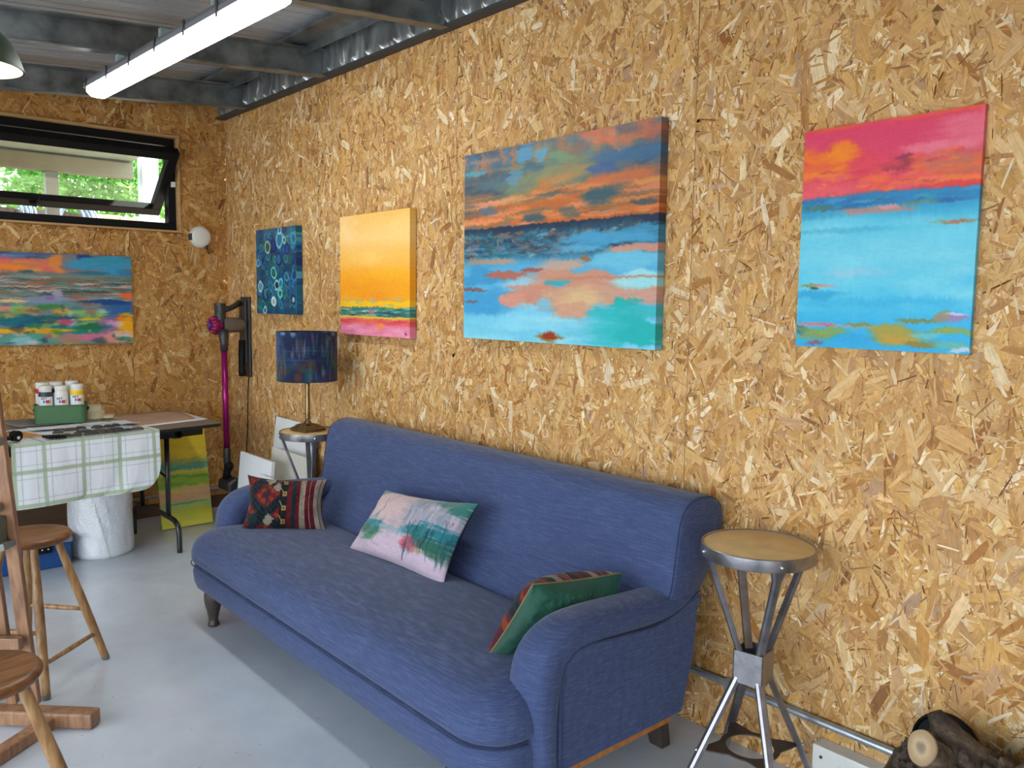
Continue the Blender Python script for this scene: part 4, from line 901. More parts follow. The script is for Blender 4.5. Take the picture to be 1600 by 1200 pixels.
# ------------------------------------------------------------------ cushions
def pillow(name, label, TLc, TRc, BRc, BLc, thick, front, backmat, nx=110, ny=80, sag=.0, seed=1, bk=1.0, pinch=.06, frontmat=None, piping=None):
    TLc, TRc, BRc, BLc = map(Vector, (TLc, TRc, BRc, BLc))
    c = (TLc + TRc + BRc + BLc) / 4; root = thing(name, label, 'cushion', tuple(c))
    N = ((TRc - BLc).cross(TLc - BRc)).normalized()
    cam = Vector((5.83, -2.38, 1.5))
    if N.dot(cam - c) < 0: N = -N
    U, V = np.meshgrid(np.linspace(0, 1, nx), np.linspace(0, 1, ny)); a = 2 * U - 1; b = 2 * V - 1
    t_ = np.clip((1 - np.abs(a) ** 2.4), 0, 1) ** .5 * np.clip((1 - np.abs(b) ** 2.4), 0, 1) ** .5
    # edges draw in between the corners
    a2 = a * (1 - pinch * (1 - b ** 2) * np.abs(a)); b2 = b * (1 - pinch * (1 - a ** 2) * np.abs(b))
    u = (a2 + 1) / 2; v = (b2 + 1) / 2
    wr = (fbm(U * 7, V * 5, seed, 4) - .5) * .034 * np.clip(t_ * 1.4, 0, 1) + (vn(U * 26, V * 3 + U * 4, seed + 3) - .5) * .006 * (1 - t_)
    TL, TR, BR, BL = [np.array(x) for x in (TLc, TRc, BRc, BLc)]
    P0 = ((1 - u) * (1 - v))[..., None] * TL + (u * (1 - v))[..., None] * TR + (u * v)[..., None] * BR + ((1 - u) * v)[..., None] * BL
    nn = np.array(N)
    Vf = P0 + nn * (thick / 2 * t_ + wr)[..., None]; Vb = P0 - nn * (thick / 2 * bk * t_ - .002)[..., None]
    i = np.arange(nx * ny).reshape(ny, nx)
    F = np.stack([i[:-1, :-1].ravel(), i[1:, :-1].ravel(), i[1:, 1:].ravel(), i[:-1, 1:].ravel()], 1)
    L = np.array(root.location)
    o = bpy.data.objects.new('front_cover', np_mesh('front_cover', Vf.reshape(-1, 3) - L, F, npl(front(U, V).reshape(-1, 3)) if front else None, frontmat or M['cloth_print'], smooth=True)); COL.objects.link(o); o.parent = root
    o = bpy.data.objects.new('back_cover', np_mesh('back_cover', Vb.reshape(-1, 3) - L, F[:, ::-1], None, backmat, smooth=True)); COL.objects.link(o); o.parent = root
    if piping:
        ed = [tuple(P0[0, k]) for k in range(0, nx, 4)] + [tuple(P0[k, -1]) for k in range(0, ny, 4)] + [tuple(P0[-1, k]) for k in range(nx - 1, 0, -4)] + [tuple(P0[k, 0]) for k in range(ny - 1, 0, -4)]
        obj('seam_piping', MB().tube(ed, .003, 6), piping, root, smooth=True)
    return root
M['cloth_print'] = attr_mat('printed_cotton', .8, bump=.25, bscale=700, sheen=.1, spec=.2)
M['cloth_velvet'] = attr_mat('printed_velvet', .7, bump=.15, bscale=400, sheen=.3, spec=.2)
def kilim(U, V):
    im = np.zeros(U.shape + (3,)) + np.array((26, 28, 44.))
    def put(m, c): im[m] = c
    gx = np.floor(U * 46); gy = np.floor(V * 34)
    navy = (22, 28, 48); teal = (26, 62, 62); red = (126, 26, 34); org = (172, 70, 34); plum = (96, 26, 52); cream = (186, 172, 152); dred = (122, 18, 34)
    left = U < .52
    # stepped diagonals of lozenges
    d1 = np.abs((gx * 1.0 + gy) % 24 - 12); d2 = np.abs((gx - gy * 1.0) % 24 - 12)
    put(left, plum)
    put(left & (d1 > 3) & (d2 > 2), red); put(left & (d1 > 4) & (d2 > 4) & ((gx // 3 + gy // 3) % 2 == 0), org); put(left & (d1 > 8) & (d2 > 8), plum)
    put(left & (np.minimum(d1, d2) < 4), navy); put(left & (np.minimum(d1, d2) < 4) & ((gx + gy * 2) % 3 == 0), teal)
    put(left & (gx % 12 < 1) & (gx > 8), teal)
    put(left & (np.abs(U - .12) < .06) & (np.abs(V - .76) < .08), teal)
    for cx, cy in ((.40, .22), (.31, .80), (.30, .06)):
        put(left & (np.abs(gx - cx * 46) + .8 * np.abs(gy - cy * 34) < 3.2), cream)
    put(left & (U > .40) & (np.abs(((V * 4) % 1) - .5) < .5) & (U > .44), (22, 20, 26))
    for k in range(4):
        cy = .10 + k * .25
        put((np.abs(U - .495) < .024) & (np.abs(V - cy - .02) < .045), (196, 160, 84)); put((np.abs(U - .495) < .008) & (np.abs(V - cy - .02) < .015), (120, 50, 40))
        put((np.abs(U - .455 - (V - cy + .07) * .35) < .005) & (np.abs(V - cy + .05) < .06), (200, 180, 130))
    for a, b, c in ((.53, .585, dred), (.585, .635, (20, 48, 58)), (.635, .68, dred), (.68, .745, (190, 174, 156)), (.745, .80, dred), (.80, .808, cream), (.808, .87, dred), (.87, .93, (196, 182, 166)), (.93, .94, (30, 24, 30)), (.94, .985, (196, 182, 166)), (.985, 1.1, dred)):
        put((U >= a) & (U < b), c)
    n = (vn(U * 240, V * 40, 4) - .5) * 22
    return np.clip((im + n[..., None] * .7) * .72, 0, 255)  # whole weave scaled darker: shade on the cushion put into its colours
def inkprint(U, V):
    P = Paint(1, 1, 1.0); P.U, P.V = U, V; P.ny, P.nx = U.shape; P.im = np.zeros(U.shape + (3,)) + np.array((206, 178, 190.))
    P.blob(.3, .25, .4, .3, (208, 180, 178), .8, .7); P.band(.62, 1.2, (206, 186, 204), .9, .03, .02)
    P.blob(.72, .25, .25, .28, (150, 150, 164), .9, .7, .6); P.strokes(160, .5, 1, 0, .55, (.003, .008), (.05, .16), [(120, 140, 160), (170, 170, 180), (90, 120, 140), (200, 186, 196)], (.3, .7), .6, 0)
    P.blob(.93, .06, .16, .13, (40, 110, 100), .95, .4, .6); P.blob(.75, .04, .14, .05, (70, 120, 120), .8, .6); P.blob(.02, .03, .08, .07, (80, 120, 110), .8)
    P.blob(.16, .56, .17, .06, (30, 130, 146), .95, .4); P.blob(.19, .64, .14, .07, (44, 110, 84), .95, .4, .5); P.blob(.22, .72, .06, .07, (60, 120, 80), .8, .5); P.blob(.1, .66, .06, .06, (90, 100, 84), .8, .6); P.blob(.08, .03, .1, .04, (90, 130, 120), .6)
    P.band(.54, .60, (120, 170, 186), .7, .02, .02, x0=.25, x1=.6)
    P.blob(.82, .50, .22, .10, (18, 116, 130), .97, .3, .4); P.blob(.85, .62, .18, .08, (30, 96, 80), .95, .35, .4); P.blob(.9, .72, .09, .07, (50, 100, 70), .85, .5)
    P.blob(.66, .66, .09, .08, (196, 76, 96), .95, .35, .5); P.blob(.7, .73, .05, .07, (200, 90, 110), .8, .5); P.blob(.78, .74, .06, .04, (190, 160, 110), .6)
    P.strokes(60, .05, .3, .45, .75, (.003, .006), (.03, .10), [(30, 90, 90), (60, 120, 90), (40, 130, 150)], (.3, .7)); P.strokes(90, .62, 1, .45, .78, (.003, .006), (.03, .10), [(20, 80, 80), (30, 110, 120), (40, 90, 60), (16, 60, 70)], (.3, .7))
    for x0, y0, x1, y1, w, c in ((.58, .42, .64, .92, .010, (50, 70, 96)), (.79, .36, .78, .70, .009, (20, 50, 66)), (.27, .05, .13, .55, .006, (60, 100, 110)), (.22, .15, .17, .5, .005, (70, 110, 110)), (.95, .3, .87, .6, .004, (40, 70, 80)), (.9, .3, .95, .6, .004, (60, 90, 100)), (.07, .35, .10, .55, .004, (70, 120, 130))):
        L = math.hypot(x1 - x0, y1 - y0); t_ = np.clip(((U - x0) * (x1 - x0) + (V - y0) * (y1 - y0)) / L ** 2, 0, 1)
        d = np.hypot(U - x0 - t_ * (x1 - x0) - .02 * np.sin(t_ * PI), V - y0 - t_ * (y1 - y0)); P.put(1 - sst(w * .4, w * (1.2 - .6 * np.abs(2 * t_ - 1)), d), c, .9)
    P.finish(8, 20, 60); return P.im * .93
pillow('kilim_cushion', 'patterned red and navy woven cushion with stripes, at the far left end of the sofa', (2.085, -.775, .665), (2.265, -.445, .632), (2.385, -.515, .405), (2.165, -.865, .398), .17, kilim, M['velvet'], seed=4, pinch=.15, nx=240, ny=170)
pillow('printed_cushion', 'pink and teal printed cushion in the middle of the sofa', (2.717, -.405, .655), (3.372, -.395, .718), (3.345, -.545, .405), (2.715, -.595, .418), .15, inkprint, M['cloth_back'] if 'cloth_back' in M else mat('dark_teal_back', (24, 44, 60), .8), seed=8, pinch=.10, frontmat=M['cloth_velvet'], nx=200, ny=140)
# right cushion leans on the arm, its green back turned to the room
def kil2(U, V): return kilim(1 - U, V)
def pillow2():
    TLc, TRc, BRc, BLc = (4.055, -.735, .655), (4.100, -.385, .628), (4.030, -.36, .42), (3.955, -.845, .405)
    r_ = pillow('velvet_cushion', 'green velvet backed cushion with patterned front, leaning on the right sofa arm', TLc, TRc, BRc, BLc, .15, kilim, M['velvet'], seed=12, bk=1.5, pinch=.05, nx=160, ny=110, piping=M['cushion_cord'])
    f = [c for c in r_.children if c.name.startswith('front_cover')][0]; b = [c for c in r_.children if c.name.startswith('back_cover')][0]
    f.data.materials.clear(); b.data.materials.clear(); f.data.materials.append(M['velvet'])
    nn = len(b.data.vertices); ca = f.data.color_attributes['col']; buf = np.zeros(nn * 4, np.float32); ca.data.foreach_get('color', buf)
    buf = buf.reshape(110, 160, 4)[:, ::1].reshape(-1, 4); set_cols(b.data, buf[:, :3]); b.data.materials.append(M['cloth_print'])
    f.name = 'velvet_back'; b.name = 'woven_front'
M['cushion_cord'] = mat('olive_cord', (120, 110, 70), .8)
pillow2()

# ------------------------------------------------------------------ industrial round stools
def metal_stool(label, loc, rz):
    root = thing('industrial_stool', label, 'stool', (0, 0, 0)); R = .168; H_ = .785
    top = obj('seat', MB().lathe([(0, H_ - .022), (R - .006, H_ - .022), (R - .006, H_ - .0015), (R - .009, H_), (0, H_)], n=64), M['stooltop'], root, smooth=True, auto=40)
    rim = obj('rim', MB().lathe([(R - .005, H_ - .034), (R - .001, H_ - .035), (R, H_ - .033), (R, H_ + .001), (R - .002, H_ + .003), (R - .0055, H_ + .001), (R - .0055, H_ - .03)], n=64), M['stoolmetal'], root, smooth=True, auto=40)
    mb = MB()
    # square collar, open box
    b = .047
    for k in range(4):
        a = rad(45 + 90 * k); c, s = cos(a), sin(a); n_ = Vector((c, s, 0)); t_ = Vector((-s, c, 0))
        p = n_ * b; vs = []
        for d in (0, -.004):
            for z in (.36, .46):
                for w in (-b + .006, b - .006): vs.append(p + n_ * d + t_ * w + Vector((0, 0, z)))
        mb.add(vs, [(0, 1, 3, 2), (6, 7, 5, 4), (0, 4, 5, 1), (2, 3, 7, 6), (0, 2, 6, 4), (1, 5, 7, 3)])
        q = n_ * b + t_ * b - n_ * .006 - t_ * .006
        mb.lathe([(.0062, .36), (.0062, .46)], (q.x, q.y, 0), 12)
    obj('collar', mb, M['stoolmetal'], root, smooth=True, auto=40)
    for k in range(4):
        a = rad(90 * k); c, s = cos(a), sin(a)
        def Q(r, z, w=0): return Vector((c * r - s * w, s * r + c * w, z))
        # strut up: channel section, flared where it meets the rim
        mb = MB(); N = 9; rings = []
        for i in range(N):
            f = i / (N - 1); r = .046 + (R - .012 - .046) * f; z = .445 + (H_ - .03 - .445) * f; w = .0125 + .012 * max(0, (f - .86) / .14) ** 1.5
            rings.append([Q(r - .010, z, -w), Q(r, z, -w), Q(r + .006, z, -w * .6), Q(r + .006, z, w * .6), Q(r, z, w), Q(r - .010, z, w)])
        mb.loft(rings); obj('upper_strut', mb, M['stoolmetal'], root, smooth=True, auto=35)
        o = obj('rivet', MB().sphere(Q(R + .0005, H_ - .018), .006, 10, (1, 1, 1)), M['rivet'], rim, smooth=True)
        mb = MB(); rings = []
        for i in range(8):
            f = i / 7; r = .044 + (.222 - .044) * f; z = .385 * (1 - f) + .010; w = .013 + .001 * f
            rings.append([Q(r - .012, z, -w), Q(r, z, -w), Q(r + .007, z, -w * .55), Q(r + .007, z, w * .55), Q(r, z, w), Q(r - .012, z, w)])
        mb.loft(rings); lg = obj('leg', mb, M['stoolmetal'], root, smooth=True, auto=35)
        obj('foot_cap', MB().tube([Q(.218, .018), Q(.226, .0)], .016, 12), M['stoolmetal_dark'], lg, smooth=True, auto=40)
        obj('leg_bolt', MB().sphere(Q(.170, .145, 0), .006, 8), M['rivet'], lg, smooth=True)
    # four-pointed brace plate with a round hole
    mb = MB(); n = 96; zt = .148; vs = []; 
    for k in range(n):
        a = 2 * PI * k / n; cc = abs(cos(2 * a)); ro = .092 + (.160 - .092) * max(0, (cc - .35) / .65) ** 2.6 if abs((math.degrees(a) + 45) % 90 - 45) < 34 else .092
        ro = .090 + .070 * max(0, 1 - abs((math.degrees(a) + 45) % 90 - 45) / 30) ** 1.7
        for r, z in ((.072, zt), (ro, zt), (ro, zt - .004), (.072, zt - .004)): vs.append((r * cos(a), r * sin(a), z))
    fs = []
    for k in range(n):
        j = (k + 1) % n
        for m in range(4): fs.append((4 * k + m, 4 * j + m, 4 * j + (m + 1) % 4, 4 * k + (m + 1) % 4))
    mb.add(vs, fs); obj('brace_plate', mb, mat('rusty_plate', (92, 82, 76), .5, .6, (14, 5), .25), root)
    root.location = loc; root.rotation_euler = (0, 0, rz); return root
M['stooltop'] = mat('pale_leather_top', (212, 180, 126), .5, 0, (10, 5), .16, .05, 60)
st = metal_stool('round industrial metal stool with four splayed struts, beside the right end of the sofa', (4.497, -.222, 0), rad(-35))
dup(st, (1.735, -.262, 0), rad(-20), 'round industrial metal stool in the corner behind the sofa, carrying the table lamp')

# ------------------------------------------------------------------ table lamp
LX, LY, LZ = 1.722, -.272, .7885
tl = thing('table_lamp', 'brass column table lamp with a dark blue painted drum shade', 'lamp', (LX, LY, LZ))
mb = MB(); ca = rad(8)
def sqr(h, z):
    return [Vector((LX + (a * cos(ca) - b * sin(ca)) * h, LY + (a * sin(ca) + b * cos(ca)) * h, LZ + z)) for a, b in ((-1, -1), (1, -1), (1, 1), (-1, 1))]
mb.loft([sqr(h, z) for h, z in ((.070, 0), (.070, .010), (.062, .014), (.060, .020), (.052, .022), (.049, .030), (.034, .036), (.022, .040))])
obj('base', mb, M['brass'], tl, bevel=.002)
obj('column', MB().lathe([(.024, .036), (.022, .042), (.015, .052), (.012, .064), (.016, .068), (.016, .073), (.0135, .078), (.0130, .20), (.0125, .255), (.017, .258), (.018, .264), (.013, .268), (.013, .285), (.019, .29), (.022, .297), (.022, .300), (.006, .302), (.006, .36), (.0, .36)], (LX, LY, LZ), 32), M['brass'], tl, smooth=True, auto=35)
R_ = .159; z0, z1 = LZ + .275, LZ + .540
n = 220; m = 110; A, Zz = np.meshgrid(np.linspace(0, 2 * PI, n, endpoint=False), np.linspace(0, 1, m))
P = Paint(1, 1, 1.0); P.U, P.V = A / (2 * PI), Zz; P.ny, P.nx = A.shape; P.im = np.zeros(A.shape + (3,)) + np.array((26, 36, 70.))
P.r = np.random.default_rng(6)
P.strokes(170, 0, 1, 0, 1, (.012, .045), (.06, .28), [(30, 60, 110), (22, 32, 70), (46, 90, 130), (40, 30, 60), (36, 70, 84), (24, 44, 100)], (.4, .85), .6)
P.strokes(120, 0, 1, 0, 1, (.002, .006), (.05, .22), [(120, 104, 90), (90, 96, 120), (60, 110, 110), (140, 130, 130), (70, 40, 50), (90, 70, 60)], (.3, .7), .5)
P.strokes(60, 0, 1, .6, 1, (.01, .04), (.03, .10), [(24, 90, 90), (50, 60, 60), (96, 60, 50), (60, 40, 80)], (.3, .7))
P.strokes(14, 0, 1, 0, .2, (.01, .02), (.04, .08), [(120, 160, 190), (90, 130, 160)], (.5, .9)); P.strokes(20, 0, 1, .25, .6, (.03, .12), (.004, .008), [(60, 90, 130), (20, 30, 60)], (.4, .8))
P.strokes(60, 0, 1, .1, .9, (.003, .008), (.05, .2), [(130, 120, 110), (110, 130, 150), (80, 120, 120)], (.3, .6), .5); P.im *= .92; P.finish(8)
V = np.stack([LX + R_ * np.cos(A).ravel(), LY + R_ * np.sin(A).ravel(), z1 - (z1 - z0) * Zz.ravel()], 1)
i = np.arange(n * m).reshape(m, n); j = np.roll(i, -1, 1); F = np.stack([i[:-1].ravel(), j[:-1].ravel(), j[1:].ravel(), i[1:].ravel()], 1)
o = bpy.data.objects.new('lamp_shade', np_mesh('lamp_shade', V - np.array(tl.location), F, npl(P.im.reshape(-1, 3)), M['cloth_print'], smooth=True)); COL.objects.link(o); o.parent = tl
md = o.modifiers.new('s', 'SOLIDIFY'); md.thickness = .0025; md.offset = -1
sp = MB()
for k in range(3): a = 2 * PI * k / 3; sp.tube([(LX, LY, LZ + .50), (LX + (R_ - .002) * cos(a), LY + (R_ - .002) * sin(a), z1 - .01)], .0018, 6)
sp.tube([(LX, LY, LZ + .35), (LX, LY, LZ + .505)], .004, 8); obj('shade_carrier', sp, M['brass'], tl)

# ------------------------------------------------------------------ sheets and card leaning in the corner behind the sofa
def leaner(name, label, x0, x1, y, h, lean, th, m, cat='card', tilt=0, group=None):
    root = tag(obj(name, MB().box(0, x1 - x0, -th, 0, 0, h), m, bevel=.001), label, cat, group)
    root.location = (x0, y, .002); root.rotation_euler = (-lean, tilt, 0); return root
leaner('mount_board', 'large white board leaning on the wall behind the lamp stool', .805, 1.36, -.11, .745, .12, .006, M['paper'], 'board')
leaner('card_folder', 'cream card sheet leaning in front of the large white board', .95, 1.46, -.20, .575, .14, .004, M['paper2'], 'card')
leaner('stretched_canvas', 'blank white canvas standing behind the patterned cushion, left of the lamp stool', .80, 1.255, -.30, .535, .10, .022, M['paper'], 'canvas')
leaner('picture_mount', 'small white mount leaning low beside the lamp stool legs', 1.16, 1.42, -.345, .455, .10, .004, M['paper'], 'card')

# ------------------------------------------------------------------ cordless vacuum on its dock
vd = thing('vacuum_dock', 'black wall dock holding the cordless vacuum cleaner in the corner', 'dock', (.32, 0, 1.2))
obj('dock_body', MB().box(.255, .395, -.022, 0, .965, 1.515).box(.275, .375, -.040, -.022, 1.06, 1.49), M['dgrey'], vd, bevel=.006)
obj('spare_nozzle', MB().tube([(.36, -.055, 1.22), (.36, -.06, 1.10), (.375, -.07, 1.03), (.40, -.075, .985)], [.024, .024, .020, .026], 14), M['black'], vd, smooth=True)
tag(obj('power_cord', MB().tube(smooth_path([(.345, -.008, .965), (.330, -.012, .80), (.315, -.010, .62), (.295, -.012, .45), (.28, -.010, .25)], 6), .0035, 6), M['blackcable'], smooth=True), 'thin black cord hanging down the wall below the vacuum dock', 'cord')
vc = thing('vacuum_cleaner', 'cordless vacuum cleaner with magenta tube hanging nose down in the corner', 'vacuum', (.42, -.19, .23))
# motor, bin and handle: reaches out from the dock toward the room
obj('battery_handle', MB().tube([(.315, -.050, 1.475), (.34, -.10, 1.45), (.365, -.145, 1.435), (.375, -.19, 1.428)], [.022, .019, .019, .024], 14), M['dgrey'], vc, smooth=True)
mb = MB(); mb.lathe([(0, 1.34), (.036, 1.34), (.036, 1.462), (.033, 1.466), (0, 1.466)], (.385, -.215, 0), 28); mb.lathe([(.037, 1.455), (.037, 1.470), (0, 1.472)], (.385, -.215, 0), 28)
obj('motor_housing', mb, M['dgrey'], vc, smooth=True, auto=40)
cyc = MB(); cyc.sphere((.375, -.235, 1.325), .052, 20, (1, .95, 1.1)); cy_ = obj('cyclone', cyc, M['magenta_part'], vc, smooth=True)
for k in range(12):
    a = 2 * PI * k / 12
    obj('cyclone_cone', MB().tube([(.375 + .040 * cos(a), -.285 , 1.325 + .040 * sin(a)), (.375 + .056 * cos(a), -.235, 1.325 + .058 * sin(a))], [.007, .011], 8), M['magenta_part'], cy_, smooth=True)
obj('cyclone_cap', MB().tube([(.375, -.282, 1.325), (.375, -.292, 1.325)], [.024, .016], 20), mat('blue_violet_cap', (70, 50, 140), .3), cy_, smooth=True)
obj('dust_bin', MB().tube([(.385, -.20, 1.325), (.385, -.15, 1.325), (.375, -.085, 1.325), (.37, -.06, 1.325)], [.050, .053, .050, .040], 28), M['bin'], vc, smooth=True, auto=40)
obj('neck', MB().tube([(.40, -.205, 1.29), (.412, -.205, 1.24), (.415, -.205, 1.205), (.415, -.205, 1.155)], [.036, .030, .025, .025], 20), M['dgrey'], vc, smooth=True)
obj('wand', MB().tube([(.415, -.205, 1.16), (.425, -.205, .47)], .0195, 20), M['magenta'], vc, smooth=True)
obj('wand_cuff', MB().tube([(.425, -.205, .50), (.425, -.205, .49), (.428, -.205, .40), (.428, -.205, .385)], [.023, .025, .025, .019], 20), M['dgrey'], vc, smooth=True)
obj('swivel_joint', MB().sphere((.44, -.20, .375), .032, 14).tube([(.43, -.205, .40), (.44, -.20, .37), (.415, -.205, .325), (.42, -.205, .29)], [.02, .028, .024, .03], 14), M['black'], vc, smooth=True)
mb = MB(); mb.loft([[Vector((x, y, z)) for y, z in ((-.235 + i_, .215), (-.150 - i_, .215), (-.150 - i_, .29 - i_), (-.180, .305 - i_), (-.235 + i_, .27 - i_))] for x, i_ in ((.325, .012), (.34, 0), (.50, 0), (.515, .012))])
obj('floor_head', mb, M['dgrey'], vc, bevel=.004)

# ------------------------------------------------------------------ round white wall unit
al = thing('wall_sounder', 'round white wall unit with a short lead, right of the high window', 'alarm', (0, -.2, 1.925))
RM = Matrix.Rotation(PI / 2, 4, 'Y')
obj('casing', MB().lathe([(0, 0), (.070, 0), (.074, .006), (.074, .030), (.070, .034), (.069, .040), (.064, .048), (.050, .056), (0, .058)], (0, -.2, 1.925), 40, RM), M['white_plastic'], al, smooth=True, auto=35)
obj('side_grille', MB().box(.012, .046, -.279, -.262, 1.90, 1.945), M['dgrey'], al, bevel=.003)
obj('lead_socket', MB().tube([(.028, -.165, 1.868), (.028, -.155, 1.848)], [.016, .010], 14).tube([(.028, -.155, 1.852), (.024, -.142, 1.81)], .005, 8), M['dgrey'], al, smooth=True)

# ------------------------------------------------------------------ conduits, skirting
mb = MB(); mb.tube([(.03, -.022, .207), (4.885, -.022, .207)], .0125, 14)
for x in (.9, 2.2, 3.3, 4.28): mb.box(x - .010, x + .010, -.036, 0, .19, .224)
tag(obj('conduit', mb, M['conduit'], smooth=True, auto=40), 'galvanised conduit running low along the long wall behind the sofa', 'pipe')
mb = MB(); mb.tube([(.022, -3.2, .14), (.022, -.05, .14)], .0125, 14)
tag(obj('conduit', mb, M['conduit'], smooth=True, auto=40), 'galvanised conduit running low along the window wall behind the folding table', 'pipe')
struct('baseboard_left', MB().box(.004, .022, RY, -.03, 0, .085), M['skirt'])

# ------------------------------------------------------------------ folding table with its cloth
T0 = Vector((.992, -.452, .76)); TE = Vector((.14, -.99, 0)).normalized(); TD = Vector((-.99, -.14, 0)).normalized()
TLn, TW, TT = 1.83, .735, .022
def TP(s, d, z=0): return T0 + TE * s + TD * d + Vector((0, 0, z))
ft = thing('folding_table', 'grey topped folding table with black tube legs under the window wall painting', 'table', (TP(.9, .36).x, TP(.9, .36).y, 0))
def plate(mb, a, b, c, d, z0, z1, r=.03):
    pts = []
    for cx, cy, a0 in ((b - r, d - r, 0), (a + r, d - r, 90), (a + r, c + r, 180), (b - r, c + r, 270)):
        for k in range(7): an = rad(a0 + 15 * k); pts.append((cx + r * cos(an), cy + r * sin(an)))
    n = len(pts); vs = [TP(s, dd, z0) for s, dd in pts] + [TP(s, dd, z1) for s, dd in pts]
    mb.add(vs, [tuple(range(n)), tuple(range(n, 2 * n))] + [(i, (i + 1) % n, n + (i + 1) % n, n + i) for i in range(n)])
mb = MB(); plate(mb, 0, TLn, 0, TW, -.003, 0); obj('tabletop', mb, M['tabletop'], ft)
mb = MB(); plate(mb, 0, TLn, 0, TW, -TT, -.0031); obj('table_edge', mb, M['tableedge'], ft)
mb = MB(); mb.obox(TP(.10, .07, -.045), TP(TLn - .1, .07, -.045), .02, .045).obox(TP(.10, TW - .07, -.045), TP(TLn - .1, TW - .07, -.045), .02, .045); obj('apron_rail', mb, M['blackmetal'], ft)
for s in (.255, TLn - .255):
    mb = MB(); mb.obox(TP(s, .06, -.05), TP(s, TW - .06, -.05), .05, .05); obj('leg_bracket', mb, M['blackmetal'], ft, bevel=.004)
    for d in (.20, TW - .20):
        obj('leg_post', MB().tube([TP(s, d, -.05), TP(s, d, -.575)], .0145, 14), M['blackmetal'], ft, smooth=True)
    h = .76
    lg = MB().tube(smooth_path([TP(s, .075, -h + .0), TP(s, .075, -h + .10), TP(s, .085, -h + .150), TP(s, .12, -h + .178), TP(s, .17, -h + .19), TP(s, .36, -h + .205), TP(s, TW - .17, -h + .19), TP(s, TW - .12, -h + .178), TP(s, TW - .085, -h + .150), TP(s, TW - .075, -h + .10), TP(s, TW - .075, -h + .0)], 4), .0155, 14)
    obj('foot_rail', lg, M['blackmetal'], ft, smooth=True)
    obj('leg_brace', MB().tube([TP(s, .20, -.33), TP(s + (.3 if s < 1 else -.3), .20, -.045)], .008, 10), M['blackmetal'], ft, smooth=True)
# cloth
S0, S1, BK, DR = .395, 1.150, .52, .335
ns, nt = 260, 240
U, V = np.meshgrid(np.linspace(0, 1, ns), np.linspace(0, 1, nt))
tt = -BK + V * (BK + DR)     # distance past the front edge
f = np.clip((tt / DR - .55) / .45, 0, 1)
cut = .11 * (1 - np.sqrt(np.clip(1 - f ** 2, 0, 1)))
backcut = .10 * np.clip((-tt - .30) / .22, 0, 1) ** 1.5
s_ = (S0 + cut + backcut) + (S1 - S0 - cut - backcut) * U
rb = .010
dn = np.clip(tt, 0, None); on = np.clip(-tt, 0, None)
wav = .012 * (fbm(U * 5, V * 2, 3) - .5) * np.clip(dn / .08, 0, 1) * 2 + .010 * np.sin(U * 9 + 1) * np.clip(dn / DR, 0, 1) ** 1.3 + .012 * np.clip(dn / DR, 0, 1)
topb = .004 * np.abs(fbm(U * 6, V * 8, 9) - .5) * np.clip(on / .05, 0, 1) + .001
out_ = np.where(tt > 0, .004 + np.abs(wav), 0)
X3 = T0.x + TE.x * s_ + TD.x * (on - out_); Y3 = T0.y + TE.y * s_ + TD.y * (on - out_)
Z3 = T0.z + np.where(tt > 0, -np.clip(dn - .004, 0, None) + .0035, .0015 + topb)
im = np.zeros(U.shape + (3,)) + np.array((228, 233, 242.)); g = np.array((158, 178, 146.)); tl_ = np.array((172, 190, 178.))
sm = s_ - S0
def stripe(x, c, w, col, a):
    global im
    m = ((1 - sst(w * .5 - .001, w * .5 + .001, np.abs(x - c))) * a)[..., None]; im = im * (1 - m) + col * m
for c in (.035, .225, .415, .605, .745):
    stripe(sm, c, .020, g, .75); stripe(sm, c - .032, .004, tl_, .8); stripe(sm, c + .036, .004, tl_, .8)
for c in (-.40, -.2, .012, .150, .322):
    stripe(tt, c, .020, g, .75)
    for k in (-.033, .034): stripe(tt, c + k, .004, tl_, .8)
stripe(sm, .31, .003, np.array((250, 252, 255.)), .9)  # not woven: pale line painted for the light along a fold
i = np.arange(ns * nt).reshape(nt, ns); F = np.stack([i[:-1, :-1].ravel(), i[:-1, 1:].ravel(), i[1:, 1:].ravel(), i[1:, :-1].ravel()], 1)
M['checked'] = attr_mat('checked_cloth', .7, spec=.3, bump=.1, bscale=500)
tc_ = bpy.data.objects.new('tablecloth', np_mesh('tablecloth', np.stack([X3.ravel(), Y3.ravel(), Z3.ravel()], 1), F, npl(im.reshape(-1, 3)), M['checked'], smooth=True)); COL.objects.link(tc_)
tag(tc_, 'white and green checked cloth hanging over the front of the folding table', 'tablecloth')
TZ = .7665
def sheet(name, label, q, z, m, cat='paper', th=.0012, curl=0, group=None, seed=0):
    A, B, C, D = [np.array((p[0], p[1], z)) for p in q]; n = 14
    U, V = np.meshgrid(np.linspace(0, 1, n), np.linspace(0, 1, n))
    P_ = ((1 - U) * (1 - V))[..., None] * A + (U * (1 - V))[..., None] * B + (U * V)[..., None] * C + ((1 - U) * V)[..., None] * D
    P_[..., 2] += curl * np.clip(U - .55, 0, 1) ** 2 * 4 + .0006 * fbm(U * 4, V * 4, seed)
    i = np.arange(n * n).reshape(n, n); F = np.stack([i[:-1, :-1].ravel(), i[:-1, 1:].ravel(), i[1:, 1:].ravel(), i[1:, :-1].ravel()], 1)
    c = P_.reshape(-1, 3).mean(0)
    o = bpy.data.objects.new(name, np_mesh(name, P_.reshape(-1, 3) - c, F, None, m, smooth=True)); o.location = c; COL.objects.link(o)
    md = o.modifiers.new('s', 'SOLIDIFY'); md.thickness = th; md.offset = 1
    return tag(o, label, cat, group)
sheet('paper_sheet', 'white paper sheet lying under the pink paper at the table end', [(.40, -.93), (.90, -.875), (.815, -.470), (.345, -.49)], .7612, M['paper'])
